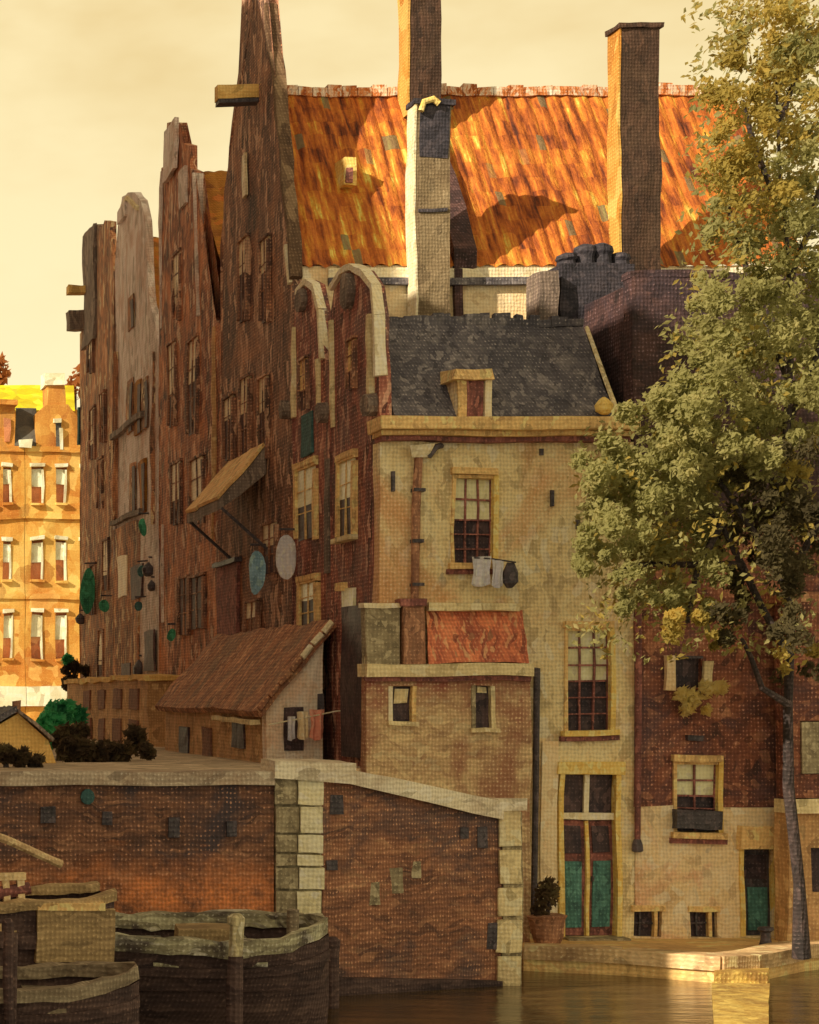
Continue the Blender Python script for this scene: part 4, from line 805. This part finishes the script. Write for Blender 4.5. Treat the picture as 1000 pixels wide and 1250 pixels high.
# ---------------------------------------------------------------- sunny houses far down the street
def farhouse(label, px0, px1, cols, rows, D, topy, mat, blind_first=True):
    t = thing('distant_house', label, 'house', (X((px0 + px1) / 2, D), D, ZS), 'sunny houses at the end of the street')
    hs = [hole(c, c + w_, a, b, D) for c, w_ in cols for a, b in rows]
    MB(1.2, .9).wall(X(px0, D), X(px1, D), ZS - .2, Z(topy, D), D, hs, .5).build('wall', mat, t)
    MB(2.0, .9).box(X(px0, D) + .02, X(px1, D) - .02, D + .55, D + 8, ZS, Z(topy, D)).build('back_wall', mat, t)
    for c, w_ in cols:
        for a, b in rows:
            w = MB(.6, 1.2).fbox(c - 1.5, c + w_ + 1.5, a - 5, a - .5, D, -.1, .15).build('window', 'far_cream', t)
            MB(.6, .9).fbox(c, c + w_, a + (b - a) * .05, a + (b - a) * random.uniform(.45, .6), D, -.22, -.12).build('blind', 'far_cream', w)
            MB(.6, .9).fbox(c, c + w_, a, b, D, -.35, -.24).build('pane', 'far_dark', w)
            MB(.6, 1.2).fbox(c + w_ - 2.5, c + w_, a + 3, b, D, -.11, .04).build('jamb', 'far_cream', w)
            MB(.6, 1.2).fbox(c - 1, c + w_ + 1, b, b + 3, D, -.1, .2).build('sill', 'far_ochre', w)
    for yb_ in (545, 628, 725): MB(1.0, 1.2).fbox(px0, px1, yb_, yb_ + 6, D, -.05, .12).build('string_course', 'far_ochre', t)
    MB(1.0, 1.2).fbox(px0, px1, 838, 862, D, -.05, .25).build('plinth', 'far_cream', t)
    return t
FD = 90.0
ROWS = [(570, 614), (660, 708), (748, 804)]
t = farhouse('ochre sunlit house at the left edge with orange attic', -120, 30.5, [(-80, 11), (-50, 11), (-20, 11), (4, 11)], ROWS, FD, 545, 'far_ochre')
MB(1, 1.2).fbox(-120, 19, 492, 545, FD, -6, -.05).build('attic', 'far_orange', t)
MB(1, 1.2).fbox(-120, 21, 488, 494, FD, -6.2, .3).build('attic_cornice', 'far_ochre', t)
MB(.6, 1.2).fbox(6, 14, 510, 540, FD, -.05, 0).build('attic_window', 'far_dark', t)
t = farhouse('sunlit orange house with a chimneyed attic gable beside the dark row', 31, 150, [(38, 14), (68, 13), (98, 9)], ROWS, FD, 545, 'far_ochre')
MB(1, 1.2).prism([W(44, 545, FD), W(44, 506, FD), W(56, 494, FD), (W(82, 494, FD)), W(96, 510, FD), W(96, 545, FD)], (0, .8, 0)).build('attic_gable', 'far_orange', t)
c = MB(.6, 1.5).fbox(58, 80, 462, 500, FD, -1.2, -.1).build('chimney', 'far_orange', t); MB(.6, 1.5).fbox(55, 79, 455, 470, FD, -1.3, .02).build('chimney_cap', 'far_cream', c)
w = MB(.6, 1.0).fbox(68, 75, 516, 546, FD, -.0, .1).build('window', 'far_grey', t); MB(.6, 1.2).fbox(73, 77, 524, 548, FD, 0, .16).build('jamb', 'far_cream', w); MB(.6, 1.2).fbox(65, 75, 511, 517, FD, 0, .2).build('lintel', 'far_cream', w)
MB(1, 1.2).hexa([W(19, 545, FD), W(46, 545, FD), W(46, 545, FD + 6), W(19, 545, FD + 6)], [W(20, 499, FD + 1), W(44, 499, FD + 1), W(44, 499, FD + 6), W(20, 499, FD + 6)]).build('mansard', 'far_grey', t)
MB(.6, 1.5).fbox(24, 38, 537, 547, FD, -.1, .3).build('dormer_ledge', 'far_cream', t)
t = thing('distant_house', 'house with a flat bright yellow roof rising behind the sunlit fronts', 'house', W(20, 860, 100), 'sunny houses at the end of the street')
MB(2, 1).box(X(-120, 101), X(140, 101), 101, 108, ZS, Z(500, 101)).build('wall', 'far_ochre', t)
MB(2, 1.2).hexa([W(-124, 502, 100.5), W(92, 502, 100.5), W(92, 502, 100.5) + Vector((0, 8, 0)), W(-124, 502, 100.5) + Vector((0, 8, 0))], [W(-120, 471, 102.5), W(90, 470, 102.5), W(90, 470, 102.5) + Vector((0, 5, 0)), W(-120, 471, 102.5) + Vector((0, 5, 0))]).build('roof', 'far_yellow', t)
t = thing('tree', 'small orange autumn tree top showing above the yellow roof', 'tree', W(-2, 860, 112))
MB(1, 0).leaves(W(-3, 453, 112), (.6, .6, .75), 130, .28).leaves(W(-14, 470, 112), (1, .8, .8), 130, .28).build('crown', 'leaf_orange', t, raw=True)
MB(1, 1).tube([W(-8, 862, 112), W(-6, 470, 112)], [.2, .08], 7).build('trunk', 'bark', t)
t = thing('tree', 'pale orange tree top peeping between chimney and dark row', 'tree', W(96, 860, 115))
MB(1, 0).leaves(W(94, 462, 115), (.4, .6, .7), 60, .25).leaves(W(88, 476, 115), (.8, .6, .5), 60, .25).build('crown', 'leaf_orange', t, raw=True)
MB(1, 1).tube([W(94, 862, 115), W(92, 470, 115)], [.2, .08], 7).build('trunk', 'bark', t)
# ================================================================ the big tree on the low quay
DT = 28.9
t = thing('tree', 'large leafy tree with a thin dark trunk in front of the brick house', 'tree', (X(976, 29.9), 29.9, 0))
tr = [W(976, 1158, 29.9) + Vector((0, 0, -.1)), W(974, 1080, 29.8), W(966, 960, 29.6), W(963, 860, 29.4), W(966, 760, 29.2), W(956, 660, 29.1), W(958, 560, 29), W(966, 440, 29), W(960, 320, 29), W(954, 200, 29), (W(948, 90, 29))]
tk = MB(.3, 1.5).tube(tr, [.12, .08, .066, .062, .06, .055, .05, .042, .034, .024, .012], 10).build('trunk', 'bark', t)
BR = [[(964, 800), (930, 740), (905, 690), (880, 640), (830, 590), (780, 560)], [(960, 720), (925, 660), (880, 590), (845, 520), (820, 470)], [(958, 620), (930, 560), (900, 500), (880, 440)],
      [(962, 520), (990, 460), (1010, 400)], [(964, 460), (935, 400), (912, 330), (890, 250)], [(960, 350), (985, 290), (1005, 220)], [(957, 260), (925, 190), (905, 120)], [(950, 150), (975, 90), (990, 30)],
      [(963, 860), (930, 838), (915, 800), (905, 780)], [(905, 690), (850, 690), (790, 690), (750, 700)], [(966, 700), (1000, 640), (1030, 600)], [(880, 640), (850, 700), (840, 760)]]
for k, b in enumerate(BR):
    n = len(b); dy = random.uniform(-.9, .7)
    MB(.3, 1.5).tube([W(px, py, 29.2 + dy * i / n) for i, (px, py) in enumerate(b)], [.045 * (1 - .8 * i / n) + .008 for i in range(n)], 7).build('limb', 'bark', tk)
m = MB(1, 0)
def clump(px, py, r, n, mi, size=.041, dd=None):
    D = DT + (random.uniform(-.9, .9) if dd is None else dd); R = r * D / F
    k = max(3, n // 55)
    for _ in range(k):
        a = random.uniform(0, 6.28); q = random.random() ** .5
        c = W(px + r * .95 * q * math.cos(a), py + r * .95 * q * math.sin(a), D + random.uniform(-1, 1) * R)
        m.leaves(c, R * random.uniform(.24, .52), int(n * (3.0 if py > 380 else 2.3) / k), size, mi)
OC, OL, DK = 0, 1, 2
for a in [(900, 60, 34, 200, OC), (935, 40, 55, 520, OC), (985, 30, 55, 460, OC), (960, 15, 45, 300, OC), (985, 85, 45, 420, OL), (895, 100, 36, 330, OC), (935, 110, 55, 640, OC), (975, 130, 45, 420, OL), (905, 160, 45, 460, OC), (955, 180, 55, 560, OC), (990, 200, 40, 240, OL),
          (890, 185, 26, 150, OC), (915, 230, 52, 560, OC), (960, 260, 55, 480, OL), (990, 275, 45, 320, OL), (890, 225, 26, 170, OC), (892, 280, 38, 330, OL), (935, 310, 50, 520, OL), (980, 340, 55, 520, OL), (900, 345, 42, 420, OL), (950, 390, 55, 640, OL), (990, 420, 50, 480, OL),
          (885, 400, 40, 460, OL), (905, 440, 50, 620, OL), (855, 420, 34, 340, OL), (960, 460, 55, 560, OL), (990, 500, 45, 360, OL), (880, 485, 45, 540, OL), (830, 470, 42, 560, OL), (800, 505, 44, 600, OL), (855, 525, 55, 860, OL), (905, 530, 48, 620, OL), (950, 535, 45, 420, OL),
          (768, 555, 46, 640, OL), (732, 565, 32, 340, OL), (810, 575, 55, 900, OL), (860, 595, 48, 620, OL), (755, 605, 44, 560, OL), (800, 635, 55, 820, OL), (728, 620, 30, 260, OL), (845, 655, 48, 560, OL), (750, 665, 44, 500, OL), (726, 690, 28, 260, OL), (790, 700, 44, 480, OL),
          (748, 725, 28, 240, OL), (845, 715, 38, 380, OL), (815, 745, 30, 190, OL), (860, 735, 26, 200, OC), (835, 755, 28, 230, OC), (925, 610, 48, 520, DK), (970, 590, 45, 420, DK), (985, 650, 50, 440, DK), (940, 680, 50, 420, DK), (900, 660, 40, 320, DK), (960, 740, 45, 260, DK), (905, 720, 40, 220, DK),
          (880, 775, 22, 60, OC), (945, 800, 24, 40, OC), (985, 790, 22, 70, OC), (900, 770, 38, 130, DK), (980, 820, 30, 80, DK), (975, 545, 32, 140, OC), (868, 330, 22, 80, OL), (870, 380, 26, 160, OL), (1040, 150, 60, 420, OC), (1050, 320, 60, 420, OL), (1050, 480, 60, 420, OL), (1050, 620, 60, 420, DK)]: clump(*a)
for _ in range(420):
    px, py = random.uniform(842, 1000), random.uniform(5, 370)
    m.leaves(W(px, py, DT + random.uniform(-.8, .8)), .2, 5, .055, random.choice((OC, OL)))
for _ in range(620):
    px, py = random.uniform(712, 990), random.uniform(390, 800)
    if px < 815 and py < 530 - (px - 712) * .5: continue
    m.leaves(W(px, py, DT + random.uniform(-.8, .8)), .2, 6, .052, random.choice((OC, OL, OL)))
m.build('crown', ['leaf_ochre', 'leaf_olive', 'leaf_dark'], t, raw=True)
# climbing rose under the small window
t = thing('climbing_plant', 'pale climbing plant hanging below the small shuttered window', 'plant', W(842, 870, D0 - .15))
m = MB(1, 0)
for px, py, r, n in ((832, 848, 10, 60), (846, 852, 12, 80), (838, 866, 9, 70), (866, 840, 12, 70), (880, 838, 10, 60), (862, 866, 7, 30)): m.leaves(W(px, py, D0 - .15), r * D0 / F, n, .06)
m.build('foliage', 'leaf_rose', t, raw=True)
MB(.3).tube([W(838, 868, D0 - .06), W(842, 850, D0 - .1), W(872, 838, D0 - .1)], .015, 5).build('stem', 'bark', t)
# potted shrub by the door
t = thing('potted_shrub', 'dark shrub in a stone pot left of the green double door', 'plant', (X(668, 31.2), 31.2, 0))
MB(.2, 1.3).lathe((X(668, 31.2), 31.2, 0), [(.16, 0), (.20, .1), (.24, .34), (.27, .40), (.2, .42)], 12).build('pot', 'pipe', t)
MB(.2).tube([(X(668, 31.2), 31.2, .3), (X(669, 31.2), 31.2, .62)], .03, 6).build('stem', 'bark', t)
MB(1, 0).leaves((X(668, 31.2), 31.2, .74), (.2, .2, .26), 260, .05).leaves((X(662, 31.2), 31.2, .5), (.14, .14, .14), 90, .05).build('foliage', 'leaf_bottle', t, raw=True)
# bollards on the low quay
def bollard(px, D, label, h=.34):
    o = MB(.1, .6).lathe((X(px, D), D, 0), [(.10, 0), (.085, .03), (.07, .1), (.065, h * .7), (.11, h * .82), (.10, h * .95), (.03, h)], 12).build('bollard', 'iron', base=(X(px, D), D, 0)); tag(o, label, 'bollard')
bollard(936, 30.9, 'iron bollard on the low quay before the dark arched door', .28)
# slab at water level, coloured to stand for a bright reflection
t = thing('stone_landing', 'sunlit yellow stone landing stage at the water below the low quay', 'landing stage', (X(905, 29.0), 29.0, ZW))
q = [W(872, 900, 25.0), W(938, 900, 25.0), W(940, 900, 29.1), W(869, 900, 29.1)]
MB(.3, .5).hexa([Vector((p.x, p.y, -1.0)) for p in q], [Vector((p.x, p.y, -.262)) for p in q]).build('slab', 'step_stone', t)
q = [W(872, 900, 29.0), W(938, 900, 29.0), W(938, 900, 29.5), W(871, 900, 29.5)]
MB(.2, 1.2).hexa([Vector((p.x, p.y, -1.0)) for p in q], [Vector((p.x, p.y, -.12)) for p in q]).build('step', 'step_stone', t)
# ================================================================ boats
def boat(name, label, L, beam, depth, loc, rz, roll, hull, rail, inner, sheer=.25, fine=(.35, .12), railh=.14, parts=None):
    t = thing(name, label, 'boat', loc, 'boats moored below the quay wall'); t.rotation_euler = (roll, 0, rz)
    N = 22
    def sec(u):   # half breadth, rail height at u in -1..1
        e = fine[0] if u > 0 else fine[1]
        b = beam / 2 * max(0.03, 1 - abs(u) ** (2.2 / (e + .25))) ** .6 if e > .05 else beam / 2 * (1 - .25 * abs(u) ** 3)
        return b, depth + sheer * u * u
    def shell(h0, h1, o0, o1, m):
        rings = []
        for i in range(N + 1):
            u = -1 + 2 * i / N; b, z = sec(u); x = u * L / 2
            r = []
            for sgn in (-1, 1):
                for hh, oo in ((h0, o0), (h1, o0), (h1, o1), (h0, o1)):
                    zz_ = z * hh if hh <= 1 else z + (hh - 1); wb = b * (0.55 + .45 * min(1, max(0, hh)) ** .5)
                    r.append(Vector((x, sgn * max(.01, wb + oo), zz_)))
            rings.append(r)
        for A, B in zip(rings, rings[1:]):
            for s_ in (0, 4):
                for k in range(4): m.quad(A[s_ + k], B[s_ + k], B[s_ + (k + 1) % 4], A[s_ + (k + 1) % 4], 9)
        for R in (rings[0], rings[-1]):
            for s_ in (0, 4): m.quad(R[s_], R[s_ + 1], R[s_ + 2], R[s_ + 3], 9)
        return m
    Bz = Vector((0, 0, 0))
    m = MB(9, 1.0)
    prof = [-.35, .0, .25, .55, .85, 1.0]
    G_ = []
    for i in range(N + 1):
        u = -1 + 2 * i / N; b, z = sec(u); x = u * L / 2
        half = [Vector((x, b * (0.50 + .5 * max(0, h) ** .6) if h > -.3 else b * .35, z * h)) for h in prof]
        G_.append([Vector((p.x, -p.y, p.z)) for p in reversed(half)] + half)
    for A, B in zip(G_, G_[1:]):
        for k in range(len(A) - 1): m.face((A[k], B[k], B[k + 1], A[k + 1]))
    m.face(G_[0]); m.face(list(reversed(G_[-1])))
    bmesh.ops.remove_doubles(m.bm, verts=m.bm.verts, dist=.001)
    def put(mm, nm, mt, par=t):
        o = mm.build(nm, mt, None, base=Bz); o.parent = par; return o
    put(m, 'hull', hull)
    put(shell(1.0, 1.0 + railh, .05, -.09, MB(9, 2.6)), 'gunwale', rail)
    put(shell(.72, .84, .05, .0, MB(9, 1.2)), 'rubbing_strake', 'boat_dark')
    dk = MB(9, 1.0)
    for i in range(2, N - 2):
        u, v = -1 + 2 * i / N, -1 + 2 * (i + 1) / N
        (b0, z0), (b1, z1) = sec(u), sec(v)
        dk.face((Vector((u * L / 2, -b0 * .93, depth * .55)), Vector((v * L / 2, -b1 * .93, depth * .55)), Vector((v * L / 2, b1 * .93, depth * .55)), Vector((u * L / 2, b0 * .93, depth * .55))))
    put(dk, 'floorboards', inner)
    for u in ((-.55, 0.0, .5) if L > 3 else (-.3, .35)):
        b, z = sec(u); put(MB(.4, 1).box(u * L / 2 - .14, u * L / 2 + .14, -b * .96, b * .96, z * .82, z * .9), 'thwart', rail)
    return t, put
# pale green barge
D = 25.8; zb = ZW
t, put = boat('barge', 'dark barge with a broad faded green gunwale moored along the quay', 3.0, 1.7, .96, (X(240, D), D, ZW), math.radians(-3), math.radians(5), 'boat_dark', 'boat_green', 'boat_dark', sheer=.10, fine=(.6, .0), railh=.19)
put(MB(.3, 1.3).box(-1.55, -1.0, -.55, -.1, .9, 1.2), 'hatch', 'hut'); put(MB(.3, 1.3).box(-.2, .5, .1, .5, .85, 1.08), 'hatch', 'boat_tan')
put(MB(.2, 1).tube([(1.0, -.5, .9), (1.0, -.5, 1.42)], .07, 8), 'bitt', 'boat_olive')
# tan boat
D = 24.6
t, put = boat('barge', 'ochre tan sided boat with a tarred bottom at the left edge', 1.9, 1.1, 1.52, (X(24, D), D, ZW), math.radians(4), math.radians(3), 'boat_dark', 'boat_tan', 'boat_dark', sheer=.08, fine=(.0, .3), railh=.10)
put(MB(.3, 1.3).box(.06, .92, -.60, -.50, .95, 1.52), 'side_board', 'boat_tan'); put(MB(.3, 1.3).box(.06, .80, -.62, -.46, 1.522, 1.60), 'side_rail', 'ochre')
# dark open boat in front
D = 22.6
t, put = boat('rowing_boat', 'near black rowing boat with an olive strake in the lower left corner', 3.0, 1.3, .80, (X(-10, D), D, ZW), math.radians(2), math.radians(3), 'boat_dark', 'boat_olive', 'boat_dark', sheer=.1, fine=(.5, .3), railh=.14)
put(MB(.3, 1.3).tube([(.1, -.75, .2), (.1, -.72, 1.5)], .04, 7), 'thole_post', 'boat_dark')
# winch post on the tan boat
t = thing('windlass', 'bleached wooden windlass standing at the left edge beside the tan boat', 'windlass', W(12, 1128, 24.2))
MB(.2, 1.4).fbox(2, 10, 1072, 1135, 24.1, -.1, .05).build('cheek', 'bleached', t); MB(.2, 1.4).fbox(20, 29, 1066, 1132, 24.1, -.1, .05).build('cheek', 'bleached', t)
MB(.2, 1.2).tube([W(-6, 1090, 24.1), W(36, 1084, 24.1)], .07, 9).build('drum', 'mahogany', t); MB(.2, 1.3).fbox(-4, 30, 1064, 1074, 24.1, -.12, .07).build('crossbar', 'bleached', t)
o = MB(.3, 1.2).tube([W(-40, 1006, 24.4), W(10, 1026, 24.6), W(62, 1048, 24.8), W(76, 1054, 24.85)], .045, 7).build('boat_pole', 'pole_wood', base=W(20, 1030, 24.6)); tag(o, 'long wooden boat pole slanting down across the dark quay wall', 'pole')
def post(px, py0, D, r, label, mat='post_wood', cap=True):
    c = Vector((X(px, D), D, 0)); zt_ = Z(py0, D)
    t = thing('mooring_post', label, 'mooring post', (c.x, D, ZW), 'mooring posts in the water')
    MB(.2, 1.2).tube([c + Vector((0, 0, zt_ * .58)), c + Vector((.01, 0, zt_))], [r, r * .95], 10).build('shaft', mat, t)
    MB(.2, 1.2).tube([c + Vector((0, 0, -1.5)), c + Vector((0, 0, .2)), c + Vector((0, 0, zt_ * .6))], [r * 1.05, r * 1.03, r * 1.02], 10).build('wet_foot', 'boat_dark', t)  # dark shaft below the pale top stands for shadow there
    if cap: MB(.2, 1.2).lathe(c + Vector((0, 0, zt_)), [(r * 1.1, -.05), (r * 1.15, .03), (r * .6, .07)], 10).build('post_cap', mat, t)
post(287, 1122, 24.4, .085, 'greenish mooring post standing before the pale barge'); post(11, 1128, 21.6, .05, 'black mooring post at the bottom left corner', 'boat_dark'); post(405, 1150, 27.0, .09, 'squat dark post at the foot of the pale stone corner', 'boat_dark')
# ================================================================ unseen occluders, added and shaped to shade the street
def occluder(label, y0, y1, h, n):
    t = thing('warehouse', label, 'warehouse', (-3, (y0 + y1) / 2, .6), 'warehouses on the opposite bank')
    ze_ = h - 2.4
    MB(2.5, .8).box(-11, -3, y0, y1, -1, ze_).build('wall', 'row_brick', t)
    MB(2.5, .8).prism([(-3.0, y0, ze_ + .001), (-3.0, y1, ze_ + .001), (-3.6, y1, h), (-3.6, y0, h)], (-7, 0, 0)).build('roof', 'slate', t)
    k = int((y1 - y0) / 2.4)
    for i in range(k):
        for j in range(n):
            yy = y0 + .7 + i * (y1 - y0 - .6) / k; MB(1, 1).box(-2.99, -2.93, yy, yy + 1.0, 2.2 + j * 3.0, 4.0 + j * 3.0).build('window', 'row_pane', t)
occluder('long brick warehouse across the canal outside the view', 21.5, 29.8, 19.0, 4)
occluder('lowest brick warehouse across the canal outside the view', 8, 21.4, 7.6, 2)
occluder('higher brick warehouse across the canal outside the view', 33.9, 64, 24.0, 5)
t = thing('warehouse', 'brick warehouse with one steep roof slope across the canal outside the view', 'warehouse', (-3, 32, .6), 'warehouses on the opposite bank')
MB(2.5, .5).box(-11, -3, 29.82, 33.85, -1, 19.0).build('wall', 'row_brick', t)
MB(2.5, .3).prism([(-3, 29.82, 19.0), (-3, 33.85, 19.0), (-3, 33.85, 23.8)], (-8, 0, 0)).build('roof', 'slate', t)
for i in range(2):
    for j in range(5): MB(1, 1).box(-2.99, -2.93, 30.6 + 1.7 * i, 31.6 + 1.7 * i, 2.2 + j * 3.0, 4.0 + j * 3.0).build('window', 'row_pane', t)
m = MB(3, .5); m.box(-40, -2.2, 10, 28, -1.5, .6); struct(m.build('opposite_quay', 'street'))
# ================================================================ sky, sun, camera
w = bpy.data.worlds.new('World'); SC.world = w; w.use_nodes = True
nt = w.node_tree; N, L = nt.nodes, nt.links; bg = N['Background']
sky = N.new('ShaderNodeTexSky'); sky.sky_type = 'NISHITA'; sky.sun_disc = False; sky.sun_elevation = EL
sky.sun_rotation = math.atan2(SUN.x, SUN.y); sky.dust_density = 4.0; sky.air_density = 1.2
tc = N.new('ShaderNodeTexCoord'); mp = N.new('ShaderNodeMapping'); mp.inputs['Scale'].default_value = (1.4, 1.4, 3.2); L.new(tc.outputs['Generated'], mp.inputs[0])
nz = N.new('ShaderNodeTexNoise'); nz.inputs['Scale'].default_value = 3.4; nz.inputs['Detail'].default_value = 5; nz.inputs['Roughness'].default_value = .55; L.new(mp.outputs[0], nz.inputs[0])
rp_ = N.new('ShaderNodeValToRGB'); e = rp_.color_ramp.elements
e[0].position = .38; e[0].color = (.69, .48, .175, 1); e[1].position = .62; e[1].color = (.88, .71, .37, 1); L.new(nz.outputs[0], rp_.inputs[0])
sp = N.new('ShaderNodeSeparateXYZ'); L.new(tc.outputs['Generated'], sp.inputs[0])
hr = N.new('ShaderNodeMapRange'); L.new(sp.outputs[2], hr.inputs[0]); hr.inputs[1].default_value = .30; hr.inputs[2].default_value = .13
mxh = N.new('ShaderNodeMix'); mxh.data_type = 'RGBA'; L.new(hr.outputs[0], mxh.inputs[0]); L.new(rp_.outputs[0], mxh.inputs[6]); mxh.inputs[7].default_value = (.97, .83, .48, 1)
sc_ = N.new('ShaderNodeVectorMath'); sc_.operation = 'SCALE'; sc_.inputs['Scale'].default_value = 9.9; L.new(mxh.outputs[2], sc_.inputs[0])
mx = N.new('ShaderNodeMix'); mx.data_type = 'RGBA'; mx.inputs[0].default_value = .93; L.new(sky.outputs[0], mx.inputs[6]); L.new(sc_.outputs[0], mx.inputs[7])
zr_ = N.new('ShaderNodeMapRange'); zr_.interpolation_type = 'SMOOTHSTEP'; L.new(sp.outputs[2], zr_.inputs[0]); zr_.inputs[1].default_value = .42; zr_.inputs[2].default_value = .85
dim = N.new('ShaderNodeMix'); dim.data_type = 'RGBA'; dim.inputs[0].default_value = .88; L.new(sky.outputs[0], dim.inputs[6]); dim.inputs[7].default_value = (3.8, 2.7, 1.25, 1)
mz = N.new('ShaderNodeMix'); mz.data_type = 'RGBA'; L.new(zr_.outputs[0], mz.inputs[0]); L.new(mx.outputs[2], mz.inputs[6]); L.new(dim.outputs[2], mz.inputs[7])
L.new(mz.outputs[2], bg.inputs[0]); bg.inputs[1].default_value = 0.10
sl = bpy.data.lights.new('sun', 'SUN'); sl.energy = 5.0; sl.angle = math.radians(.5); sl.color = (1.0, .80, .50)
so = bpy.data.objects.new('sun', sl); C.objects.link(so); so.rotation_euler = SUN.to_track_quat('Z', 'Y').to_euler(); so.location = SUN * 40
cd = bpy.data.cameras.new('camera'); co = bpy.data.objects.new('camera', cd); C.objects.link(co)
co.location = (0, 0, CZ); co.rotation_euler = (math.radians(90), 0, 0)
cd.sensor_fit = 'HORIZONTAL'; cd.sensor_width = 36; cd.lens = F * 36 / 1000; cd.shift_x = (500 - VX) / 1000; cd.shift_y = (HZ - 625) / 1000
cd.clip_start = .1; cd.clip_end = 2000; SC.camera = co
SC.view_settings.view_transform = 'Standard'; SC.view_settings.look = 'None'; SC.view_settings.exposure = 0.25; SC.view_settings.gamma = 1
SC.cycles.max_bounces = 6; SC.cycles.use_denoising = True
